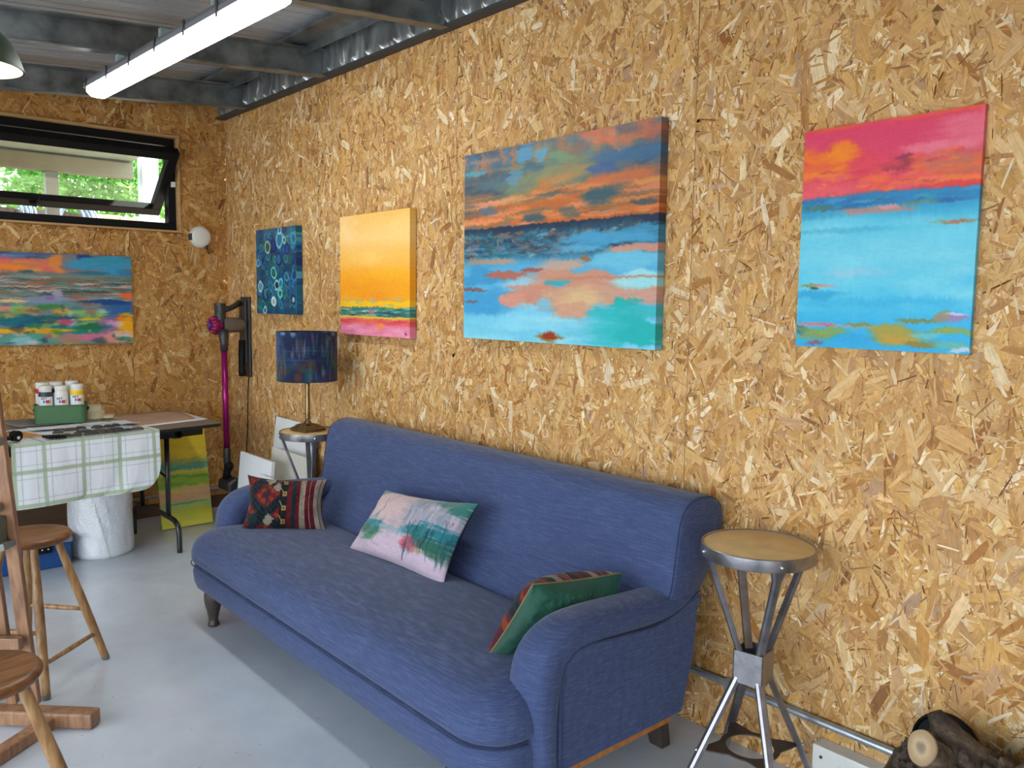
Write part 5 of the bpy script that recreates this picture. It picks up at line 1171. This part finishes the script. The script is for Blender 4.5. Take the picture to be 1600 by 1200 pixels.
sheet('patterned_paper', 'pinkish brown sheet of paper at the right end of the folding table', [(.32, -.93), (.86, -.905), (.760, -.53), (.33, -.485)], .7632, M['pinkpaper'])
sheet('backing_sheet', 'grey sheet of card lying below the green tub', [(.20, -1.50), (.53, -1.45), (.56, -1.0), (.27, -.98)], .7645, mat('grey_card', (128, 126, 124), .7), 'card')
sheet('paper_wrap', 'crumpled white paper behind the dark sticks on the cloth', [(.62, -1.42), (.80, -1.42), (.80, -1.16), (.66, -1.14)], .768, M['paper'], curl=.012, seed=4)
sheet('curled_paper', 'curled white paper lying at the right corner of the cloth', [(.60, -.98), (.86, -.98), (.86, -.885), (.62, -.90)], .769, M['paper'], curl=.018)
# green tub
tb = thing('storage_tub', 'green plastic tub holding paint bottles on the folding table', 'tub', (.45, -1.21, .7665))
TC = Vector((.470, -1.208, .7668)); ta = Vector((.075, .23, 0)).normalized(); tb2 = Vector((-ta.y, ta.x, 0))
def rrect(hx, hy, r, z, n=6):
    o_ = []
    for sx, sy, a0 in ((1, 1, 0), (-1, 1, 90), (-1, -1, 180), (1, -1, 270)):
        for k in range(n + 1):
            a = rad(a0 + 90 * k / n); p = ta * (sx * (hx - r) + r * cos(a)) + tb2 * (sy * (hy - r) + r * sin(a)); o_.append(TC + p + Vector((0, 0, z)))
    return o_
mb = MB(); mb.loft([rrect(.126, .078, .03, 0), rrect(.131, .083, .032, .004), rrect(.136, .088, .034, .104), rrect(.141, .093, .036, .106), rrect(.141, .093, .036, .110), rrect(.133, .085, .033, .110), rrect(.122, .076, .03, .006)])
obj('tub_body', mb, M['tub'], tb, smooth=True, auto=40)
for s in (-1, 1):
    e = TC + ta * (s * .1405) + Vector((0, 0, .078)); obj('hand_grip', MB().obox(e - tb2 * .026, e + tb2 * .026, .004, .018), M['black'], tb, bevel=.002)
def bottle(name, label, pos, band, txt=True):
    root = thing(name, label, 'bottle', tuple(pos), group='paint bottles in the green tub')
    R = .0355; b = obj('bottle_body', MB().lathe([(0, 0), (R - .003, 0), (R, .004), (R, .172), (R - .003, .182), (R - .006, .187), (0, .187)], pos, 32), M['white_plastic'], root, smooth=True, auto=40)
    if band: obj('colour_band', MB().lathe([(R + .0003, .150), (R + .0006, .150), (R + .0006, .178), (R + .0003, .178)], pos, 32), band, root, smooth=True, auto=40)
    obj('label_band', MB().lathe([(R + .0003, .090), (R + .0007, .090), (R + .0007, .1495), (R + .0003, .1495)], pos, 32), M['paper'], root, smooth=True, auto=40)
    obj('cap', MB().lathe([(0, .186), (R - .002, .186), (R - .001, .189), (R - .001, .211), (R - .003, .213), (0, .214)], pos, 32), M['white_plastic'], root, smooth=True, auto=40)
    if txt:
        d = Vector((.97, -.22, 0)).normalized(); a0 = math.atan2(d.y, d.x) + .1
        def wrap(x, z): a = a0 + x / (R + .0012); return (pos[0] + (R + .0012) * cos(a), pos[1] + (R + .0012) * sin(a), pos[2] + z)
        cu = bpy.data.curves.new('t', 'FONT'); cu.body = 'ART'; cu.size = .0185; cu.offset = .0005; cu.align_x = 'RIGHT'; ob = bpy.data.objects.new('t', cu); COL.objects.link(ob)
        bpy.context.view_layer.update(); me = bpy.data.meshes.new_from_object(ob); bpy.data.objects.remove(ob)
        mb = MB(); mb.add([wrap(v.co.x + .004, .1345 + v.co.y) for v in me.vertices], [tuple(p.vertices) for p in me.polygons]); obj('lettering', mb, M['ink'], b)
        for nm, x0, x1, z0, z1, m in (('blue_mark', -.018, -.006, .114, .131, M['blue_ink']), ('red_mark', -.003, .016, .114, .131, M['red_ink']), ('yellow_mark', .018, .026, .112, .134, M['yellow_ink'])):
            mb = MB(); k = 6; vs = []
            for q in range(k + 1):
                x = x0 + (x1 - x0) * q / k; e = .006 * (1 - math.sqrt(max(0, 1 - (2 * q / k - 1) ** 2))) if nm == 'blue_mark' else 0
                vs += [wrap(x, z0 + e), wrap(x, z1 - e)]
            mb.add(vs, [(2 * q, 2 * q + 2, 2 * q + 3, 2 * q + 1) for q in range(k)]); obj(nm, mb, m, b)
    return root
M['ink'] = mat('navy_ink', (24, 34, 74), .6); M['blue_ink'] = mat('blue_ink', (50, 130, 200), .6); M['red_ink'] = mat('red_ink', (200, 40, 60), .6); M['yellow_ink'] = mat('amber_ink', (236, 190, 90), .6)
bk = [('paint_bottle', 'black banded white paint bottle at the front left of the green tub', -.074, -.038, mat('charcoal_band', (54, 58, 66), .4), True, .000),
      ('paint_bottle', 'all white paint bottle at the front middle of the green tub', .006, -.038, None, True, -.002),
      ('paint_bottle', 'yellow banded paint bottle at the front right of the green tub', .088, -.038, mat('yellow_band', (244, 190, 20), .4), True, .006),
      ('paint_bottle', 'red banded paint bottle at the back left of the green tub', -.099, .040, mat('red_band', (196, 40, 60), .4), True, .012),
      ('paint_bottle', 'navy banded paint bottle at the back middle of the green tub', -.027, .040, mat('navy_band', (30, 34, 84), .4), False, .014),
      ('paint_bottle', 'white capped paint bottle at the back right of the green tub, behind the yellow one', .055, .040, None, False, .018)]
for nm, lb, a, b_, bd, tx, dz in bk:
    p = TC + ta * a + tb2 * (-b_ if False else b_) + Vector((0, 0, .008 + dz)); bottle(nm, lb, p, bd, tx)
def ring(name, label, c, R, r, h, m, cat, group=None):
    o = obj(name, MB(), m) if False else None
    n = 40; mb = MB(); rs = []
    for a_, z in ((r, 0), (R - .002, 0), (R, .002), (R, h - .002), (R - .002, h), (r, h), (r, 0)): rs.append([Vector((a_ * cos(2 * PI * k / n), a_ * sin(2 * PI * k / n), z)) for k in range(n)])
    mb.loft(rs, caps=False); o = obj(name, mb, m, smooth=True, auto=40); o.location = c; return tag(o, label, cat, group)
ring('masking_tape', 'cream roll of masking tape, lower of the stack beside the green tub', (.405, -1.010, .7655), .053, .036, .048, M['tape'], 'tape', 'masking tape rolls')
ring('masking_tape', 'cream roll of masking tape, top of the stack beside the green tub', (.402, -1.018, .8137), .047, .032, .034, M['tape'], 'tape', 'masking tape rolls')
ring('masking_tape', 'thin flat roll of tape lying right of the two stacked tape rolls', (.42, -.945, .7655), .040, .028, .018, M['tape'], 'tape', 'masking tape rolls')
# dark sticks in rows on the cloth
CR = [(0.875, -1.255, .06), (0.84, -1.197, .045), (0.985, -1.215, .07), (0.855, -1.115, .05), (0.992, -1.140, .055), (0.863, -1.062, .04), (0.852, -1.018, .04), (0.995, -1.060, .07), (0.93, -1.330, .04), (1.085, -1.325, .055), (1.078, -1.272, .04), (1.083, -1.205, .06), (1.078, -1.150, .035), (1.072, -1.108, .035), (1.069, -1.066, .04), (1.062, -1.018, .045), (1.050, -.962, .055)]
for k, (x, y, L) in enumerate(CR):
    r_ = random.Random(k); n = 14; mb = MB(); rs = []
    for q in range(9):
        f_ = q / 8; w = .0145 * (1 - abs(2 * f_ - 1) ** 4 * .75) * r_.uniform(.9, 1.1); h = .0095 * (1 - abs(2 * f_ - 1) ** 4 * .6)
        rs.append([Vector(((f_ - .5) * L * 1.3, w * cos(2 * PI * j / n), h + h * sin(2 * PI * j / n) * .96)) for j in range(n)])
    mb.loft(rs); o = obj('charcoal_stick', mb, M['charcoal'] if k % 4 else M['crayon_wrap'], smooth=True); o.location = (x, y, .7685); o.rotation_euler = (0, 0, PI / 2 + r_.uniform(-.4, .25))
    tag(o, 'dark oblong stick lying in the rows on the checked cloth' if k % 4 else 'dark brownish oblong stick lying in the rows on the checked cloth', 'stick', 'dark sticks in rows on the cloth' if k % 4 else 'brownish sticks in rows on the cloth')
pk = thing('clip_bundle', 'black ribbed bundle lying at the cloth edge left of the dark sticks', 'bundle', (1.075, -1.385, .7695))
for k in range(6):
    obj('rib', MB().obox((1.035 + .004 * k, -1.425 + .014 * k, .777), (1.115 + .002 * k, -1.405 + .014 * k, .777), .009, .014), M['black'], pk, bevel=.003)
for k in range(6):
    y0 = -1.56 + .018 * k
    mb = MB(); mb.tube([(.80 - .004 * k, y0 - .02, .774), (.90, y0 + .022, .774), (1.00, y0 + .066, .773)], [.003, .0045, .002], 8)
    b_ = obj('paint_brush', mb, M['brush'], smooth=True); tag(b_, 'wooden handled brush in the fan of brushes at the left of the cloth', 'brush', 'brushes on the cloth')
    obj('bristles', MB().tube([(.80 - .004 * k, y0 - .02, .774), (.775 - .004 * k, y0 - .030, .774)], [.0045, .003], 8), M['charcoal'], b_, smooth=True)
o = obj('ink_roller', MB().tube([(1.09, -1.72, .794), (1.125, -1.60, .794)], .0225, 18).tube([(1.125, -1.60, .794), (1.13, -1.585, .794)], .010, 12), M['black'], smooth=True, auto=40); tag(o, 'black roller lying at the left end of the table beside the easel', 'roller')
ro = thing('tape_reel', 'black round reel standing at the left end of the cloth', 'reel', (1.085, -1.55, .767))
obj('reel_body', MB().tube([(1.068, -1.562, .797), (1.096, -1.545, .797)], .0275, 24), M['black'], ro, smooth=True, auto=40)
obj('reel_core', MB().tube([(1.0965, -1.5448, .789), (1.099, -1.5433, .789)], .008, 16), M['white_plastic'], ro, smooth=True, auto=40)

# ------------------------------------------------------------------ bubble wrap roll, toolbox, brown board
t = NT('bubble_wrap'); vo = t.n.new('ShaderNodeTexVoronoi'); vo.inputs['Scale'].default_value = 120; tc = t.n.new('ShaderNodeTexCoord'); t.link(tc.outputs['Object'], vo.inputs[0])
cr_ = t.noise(5, 6, .7, sc=(1, 1, 1.3))
t.link(t.ramp(cr_, [(.3, lin((222, 227, 234))), (.7, lin((240, 243, 248)))]), t.b.inputs['Base Color']); t.b.inputs['Roughness'].default_value = .16
t.b.inputs['Coat Weight'].default_value = 1.0; t.b.inputs['Coat Roughness'].default_value = .08; t.b.inputs['Transmission Weight'].default_value = .12
b1 = t.n.new('ShaderNodeBump'); b1.inputs['Strength'].default_value = .4; b1.inputs['Distance'].default_value = .004; b1.invert = True; t.link(vo.outputs['Distance'], b1.inputs['Height'])
b2 = t.n.new('ShaderNodeBump'); b2.inputs['Strength'].default_value = .8; b2.inputs['Distance'].default_value = .015; t.link(cr_, b2.inputs['Height']); t.link(b1.outputs[0], b2.inputs['Normal']); t.link(b2.outputs[0], t.b.inputs['Normal'])
t.link(b2.outputs[0], t.b.inputs['Coat Normal']); M['bubble'] = t.m
BC = (.655, -1.063); R = .172; n, m = 220, 120; A, H_ = np.meshgrid(np.linspace(0, 2 * PI, n, endpoint=False), np.linspace(0, 1, m))
rd = R + .006 * (fbm(A * 3, H_ * 4, 2) - .5) + .010 * np.abs(fbm(A * 2.2 + H_ * 3, H_ * 2, 5) - .5) - .012 * (np.clip(.04 - H_, 0, 1) / .04) ** 2
mid = (np.clip(((A + H_ * .8) % 2.1) - 1.9, 0, .2) / .2) * .004; rd = rd + mid
V = np.stack([(BC[0] + rd * np.cos(A)).ravel(), (BC[1] + rd * np.sin(A)).ravel(), (.001 + .60 * H_).ravel()], 1)
i = np.arange(n * m).reshape(m, n); j = np.roll(i, -1, 1); F = np.stack([i[:-1].ravel(), j[:-1].ravel(), j[1:].ravel(), i[1:].ravel()], 1)
bw = thing('bubble_wrap_roll', 'big roll of clear bubble wrap standing on the floor under the table', 'bubble wrap', (BC[0], BC[1], 0))
o = bpy.data.objects.new('wrap', np_mesh('wrap', V - np.array(bw.location), F, None, M['bubble'], smooth=True)); COL.objects.link(o); o.parent = bw
mb = MB(); sp = [Vector((BC[0] + (.04 + .125 * k / 160) * cos(k * .26), BC[1] + (.04 + .125 * k / 160) * sin(k * .26), .598)) for k in range(160)]
mb.loft([[p for p in sp], [p + Vector((0, 0, .006)) for p in sp]], caps=False, closed=False); mb.lathe([(0, .585), (.168, .585), (.168, .590), (0, .590)], (BC[0], BC[1], 0), 40)
obj('roll_end', mb, M['bubble'], bw)
tbx = thing('toolbox', 'blue plastic toolbox on the floor under the table beside the bubble wrap', 'toolbox', (.70, -1.45, 0))
obj('box_body', MB().box(.60, .815, -1.64, -1.262, 0.001, .135), M['bluebox'], tbx, bevel=.012, seg=3)
M['clearlid'] = mat('smoky_lid', (120, 132, 140), .2, 0)
obj('lid', MB().box(.592, .823, -1.648, -1.254, .136, .172), M['clearlid'], tbx, bevel=.008, seg=3)
lt = obj('latch', MB().box(.8235, .834, -1.43, -1.36, .095, .165), M['black'], tbx, bevel=.004); obj('latch_rivet', MB().sphere((.836, -1.41, .12), .006, 8).sphere((.836, -1.38, .12), .006, 8), M['rivet'], lt, smooth=True)
o = obj('jar_lid', MB().lathe([(0, 0), (.045, 0), (.047, .004), (.046, .022), (.040, .028), (0, .028)], n=32), M['white_plastic'], smooth=True, auto=40); o.location = (.74, -1.40, .1725); tag(o, 'white round jar lid sitting on the blue toolbox', 'lid')
tag(obj('timber_board', MB().box(.10, .125, -2.2, -.78, .0, .30), M['skirt'], bevel=.003), 'long brown board standing on edge behind the toolbox under the table', 'board')

# ------------------------------------------------------------------ wooden stools and easel
def wood_stool(label, loc, rz):
    root = thing('wooden_stool', label, 'stool'); Hs = .575; R = .146
    pr = [(0, Hs - .034), (R - .030, Hs - .034), (R - .008, Hs - .028), (R, Hs - .016), (R, Hs - .008), (R - .006, Hs), (R - .02, Hs + .001), (.09, Hs - .005), (0, Hs - .008)]
    obj('seat', MB().lathe(pr, n=64), M['stool_seat'], root, smooth=True, auto=60)
    tops = []; feet = []
    for k in range(4):
        a = rad(90 * k); t_ = Vector((.088 * cos(a), .088 * sin(a), Hs - .025)); f_ = Vector((.254 * cos(a), .254 * sin(a), 0)); tops.append(t_); feet.append(f_)
        P_ = [f_.lerp(t_, q) for q in (0, .02, .35, .55, .8, 1)]; lg = obj('leg', MB().tube(P_, [.0135, .0155, .0175, .0175, .0155, .0135], 16), M['stool_leg'], root, smooth=True, auto=50)
        obj('foot_tip', MB().tube([f_, f_.lerp(t_, .03)], [.0145, .0162], 16), M['tapegrey'], lg, smooth=True, auto=40)
    for k in range(4):
        j = (k + 1) % 4; q = .42 if k % 2 == 0 else .22
        a, b = feet[k].lerp(tops[k], q), feet[j].lerp(tops[j], q); d = (b - a).normalized()
        obj('rung', MB().tube([a - d * .010, a.lerp(b, .3), a.lerp(b, .5), a.lerp(b, .7), b + d * .010], [.0075, .0095, .0105, .0095, .0075], 12), M['stool_leg'], root, smooth=True)
    root.location = loc; root.rotation_euler = (0, 0, rz); return root
ws = wood_stool('round wooden stool with splayed legs standing in front of the table, behind the easel', (2.217, -1.718, 0), rad(86))
dup(ws, (3.50, -2.085, 0), rad(88), 'round wooden stool cut off at the bottom left corner, nearest the viewer')
ea = thing('easel', 'wooden studio easel with crossed feet and grey taped ledges at the left edge', 'easel', (2.6, -1.78, 0))
E_ = M['easel']
u1 = Vector((.70, .714, 0)); u2 = Vector((.60, -.80, 0))
obj('base_foot', MB().obox(Vector((2.80, -1.648, .030)) - u1 * .62, Vector((2.80, -1.648, .030)), .062, .056), E_, ea, bevel=.008, seg=3)
obj('base_foot', MB().obox(Vector((2.680, -1.735, .022)), Vector((2.680, -1.735, .022)) + u2 * .55, .050, .042), E_, ea, bevel=.006, seg=3)
b0 = Vector((2.600, -1.800, .058)); tp = Vector((2.700, -1.885, 1.03)); dv = (tp - b0)
sd = Vector((-.66, -.75, 0))
obj('upright', MB().obox(b0, b0 + dv * 1.5, .045, .022, up=(.75, -.66, 0)), E_, ea, bevel=.003)
obj('upright', MB().obox(b0 + sd * .075, b0 + sd * .075 + dv * 1.5, .038, .022, up=(.75, -.66, 0)), E_, ea, bevel=.003)
f1 = Vector((.75, -.66, 0))
obj('cross_rail', MB().obox(b0 + dv * .26 + f1 * .045 + sd * .5, b0 + dv * .26 + f1 * .045 - sd * .012, .030, .045), E_, ea, bevel=.003)
obj('brace', MB().obox(Vector((2.46, -1.87, .25)), Vector((2.54, -1.93, .62)), .03, .03), E_, ea, bevel=.003)
def ledge(z, off, name, L=.55, w=.035, h=.03):
    p = b0 + dv * ((z - .058) / .972) + f1 * .035
    r_ = obj(name, MB().obox(p + sd * L, p - sd * off, w, h), E_, ea, bevel=.003)
    obj('tape_wrap', MB().obox(p + sd * (L * .2), p - sd * (off + .001), w + .003, h * .55, up=(0, 0, 1)), M['tapegrey'], r_)
ledge(1.030, .030, 'upper_ledge')
ledge(.80, -.005, 'lower_ledge')
p = b0 + dv * ((.735 - .058) / .972) + f1 * .04
mb = MB(); mb.obox(p + sd * .5 + Vector((0, 0, -.02)), p - sd * .0 + Vector((0, 0, -.02)), .05, .11); tr_ = obj('paint_tray', mb, mat('olive_panel', (96, 98, 78), .6, 0, (12, 4), .2), ea, bevel=.004)
q = b0 + dv * ((.66 - .058) / .972) + f1 * .05
obj('tape_wrap', MB().obox(q + sd * .5 + Vector((0, 0, -.06)), q - sd * .02 + Vector((0, 0, .015)), .06, .022), M['tapegrey'], tr_)

# ------------------------------------------------------------------ log, black lid and white unit by the long wall
t = NT('rough_bark'); a_ = t.noise(9, 8, .7, sc=(.5, 2, 2)); b_ = t.noise(38, 6, .7)
c = t.ramp(a_, [(.28, lin((34, 27, 24))), (.5, lin((78, 62, 50))), (.68, lin((118, 104, 84))), (.85, lin((150, 150, 110)))])
c = t.mix(1.0, c, t.ramp(b_, [(.3, (.4,) * 3), (.6, (1.1,) * 3), (.78, (2.4,) * 3)]), 'MULTIPLY'); t.link(c, t.b.inputs['Base Color']); t.b.inputs['Roughness'].default_value = .75
t.bump(b_, .8, .012); M['bark'] = t.m
def gnarly(rows, n, seed, amp, hi=.11):
    """rows: centre, radius, axis; rough rings of bark"""
    rs = []; K = 2 * PI * np.arange(n) / n
    for i_, (c_, r_, ax) in enumerate(rows):
        ax = Vector(ax).normalized(); s_ = ax.cross(Vector((0, 0, 1)) if abs(ax.z) < .9 else Vector((0, 1, 0))).normalized(); u_ = s_.cross(ax)
        ff = 1 + amp * 2 * (fbm(np.cos(K) * 2.2 + 9 + i_ * .09, np.sin(K) * 2.2 + i_ * .12, seed, 4) - .5) + hi * 2 * (np.abs(fbm(K * 9, K * 0 + i_ * .33, seed + 7, 4) - .5) * 3 - .5)
        rs.append([Vector(c_) + s_ * (r_ * f * cos(a)) + u_ * (r_ * f * sin(a)) for a, f in zip(K.tolist(), ff.tolist())])
    return MB().loft(rs)
lg_ = thing('log', 'rough barked log with a sawn branch stub on the floor at the bottom right', 'log', (5.3, -.22, 0))
rows = []
for k in range(130):
    f_ = k / 129; x = 4.93 + .85 * f_; R = .194 * (1 - .45 * max(0, 1 - f_ * 8) ** 2) * (1 - .10 * f_); rows.append(((x, -.225, .212 - .01 * f_), R, (1, 0, 0)))
obj('trunk', gnarly(rows, 150, 3, .16), M['bark'], lg_, smooth=True)
st0 = Vector((5.10, -.20, .27)); en = Vector((5.045, -.335, .420)); ax = Vector((-.25, -.90, .32)).normalized()
rows = [(st0.lerp(en, f_), .075 - .033 * f_, tuple((Vector((-.3, -.6, .6)).normalized().lerp(ax, f_)))) for f_ in [i_ / 9 for i_ in range(10)]]
sb = obj('branch_stub', gnarly(rows, 40, 8, .10), M['bark'], lg_, smooth=True, auto=50)
t = NT('sawn_end'); tc = t.n.new('ShaderNodeTexCoord'); wv = t.n.new('ShaderNodeVectorMath'); wv.operation = 'LENGTH'; t.link(tc.outputs['Object'], wv.inputs[0])
ml = t.n.new('ShaderNodeMath'); ml.operation = 'MULTIPLY'; ml.inputs[1].default_value = 23; t.link(wv.outputs['Value'], ml.inputs[0])
nz = t.noise(40, 5, .6); ad = t.n.new('ShaderNodeMath'); ad.operation = 'MULTIPLY_ADD'; ad.inputs[1].default_value = .35; ad.use_clamp = True; t.link(nz, ad.inputs[0]); t.link(ml.outputs[0], ad.inputs[2])
t.link(t.ramp(ad.outputs[0], [(.15, lin((112, 98, 90))), (.42, lin((146, 126, 104))), (.6, lin((188, 164, 128))), (.95, lin((164, 136, 102)))]), t.b.inputs['Base Color']); t.b.inputs['Roughness'].default_value = .8
mb = MB(); s_ = ax.cross(Vector((0, 0, 1))).normalized(); u_ = s_.cross(ax)
ci = [s_ * (.0385 * (1 + .04 * sin(3 * a)) * cos(a)) + u_ * (.0435 * sin(a)) for a in [2 * PI * k / 40 for k in range(40)]]
mb.loft([[p for p in ci], [p * .97 + ax * .005 for p in ci]])
cf = obj('sawn_face', mb, t.m, sb, local=True); cf.location = en - Vector(lg_.location)
rows = [(Vector((5.17, -.21, .27)).lerp(Vector((5.025, -.225, .468)), f_), .120 * (1 - f_) ** 1.2 + .026 - .008 * f_, (-.5, 0, .8)) for f_ in [i_ / 17 for i_ in range(18)]]
obj('broken_stub', gnarly(rows, 30, 14, .18), M['bark'], lg_, smooth=True)
bl = obj('round_lid', MB().lathe([(0, 0), (.084, 0), (.090, .005), (.090, .020), (.084, .024), (.078, .017), (0, .015)], n=64), M['black'], smooth=True, auto=40)
bl.rotation_euler = (rad(86), 0, 0); bl.location = (4.985, -.008, .285); tag(bl, 'black round lid standing behind the log', 'lid')
wu = thing('wall_unit', 'white slotted metal unit low on the wall behind the stool legs', 'unit', (4.85, -.03, 0))
obj('casing', MB().box(4.615, 5.02, -.060, -.002, .0, .150), M['white_plastic'], wu, bevel=.004)
obj('slot', MB().box(4.70, 4.98, -.0625, -.058, .085, .115), M['paper'], wu, bevel=.002); obj('slot_shadow_gap', MB().box(4.70, 4.98, -.0612, -.058, .072, .077), M['grey_plastic'], wu)
for z in (.03, .118): obj('screw', MB().tube([(4.645, -.060, z), (4.645, -.063, z)], .005, 12), M['clip'], wu)

# ------------------------------------------------------------------ light, camera
w = bpy.data.worlds.new('World'); SC.world = w; w.use_nodes = True; nt = w.node_tree; bg = nt.nodes['Background']
tc = nt.nodes.new('ShaderNodeTexCoord'); sx = nt.nodes.new('ShaderNodeSeparateXYZ'); nt.links.new(tc.outputs['Generated'], sx.inputs[0])
cr = nt.nodes.new('ShaderNodeValToRGB'); e = cr.color_ramp.elements; e[0].position = .0; e[0].color = (.46, .47, .46, 1); e[1].position = .08; e[1].color = (.84, .93, 1.0, 1)
e2 = cr.color_ramp.elements.new(1.0); e2.color = (.66, .80, 1.0, 1); nt.links.new(sx.outputs[2], cr.inputs[0]); nt.links.new(cr.outputs[0], bg.inputs[0]); bg.inputs[1].default_value = WORLD
sn = bpy.data.lights.new('sun', 'SUN'); sn.energy = SUN; sn.angle = rad(1.5); sn.color = (1, .95, .86); so = bpy.data.objects.new('sun', sn); COL.objects.link(so)
so.rotation_euler = Vector((.08, -.66, -.75)).to_track_quat('-Z', 'Y').to_euler()
cam = bpy.data.cameras.new('camera'); co = bpy.data.objects.new('camera', cam); COL.objects.link(co); SC.camera = co
cam.sensor_width = 36; cam.lens = 1290 / 1600 * 36; cam.clip_start = .05
RR = CAMROWS
co.matrix_world = Matrix(((RR[0][0], -RR[1][0], -RR[2][0], CAMPOS[0]), (RR[0][1], -RR[1][1], -RR[2][1], CAMPOS[1]), (RR[0][2], -RR[1][2], -RR[2][2], CAMPOS[2]), (0, 0, 0, 1)))
SC.view_settings.view_transform = 'Standard'; SC.view_settings.look = 'None'; SC.view_settings.exposure = EXPO; SC.view_settings.gamma = 1
SC.view_settings.use_curve_mapping = False
SC.cycles.use_denoising = True; SC.cycles.max_bounces = 10; SC.cycles.diffuse_bounces = 6; SC.cycles.glossy_bounces = 4; SC.cycles.transparent_max_bounces = 12
SC.cycles.sample_clamp_indirect = 6; SC.cycles.use_adaptive_sampling = True; SC.cycles.adaptive_threshold = .015
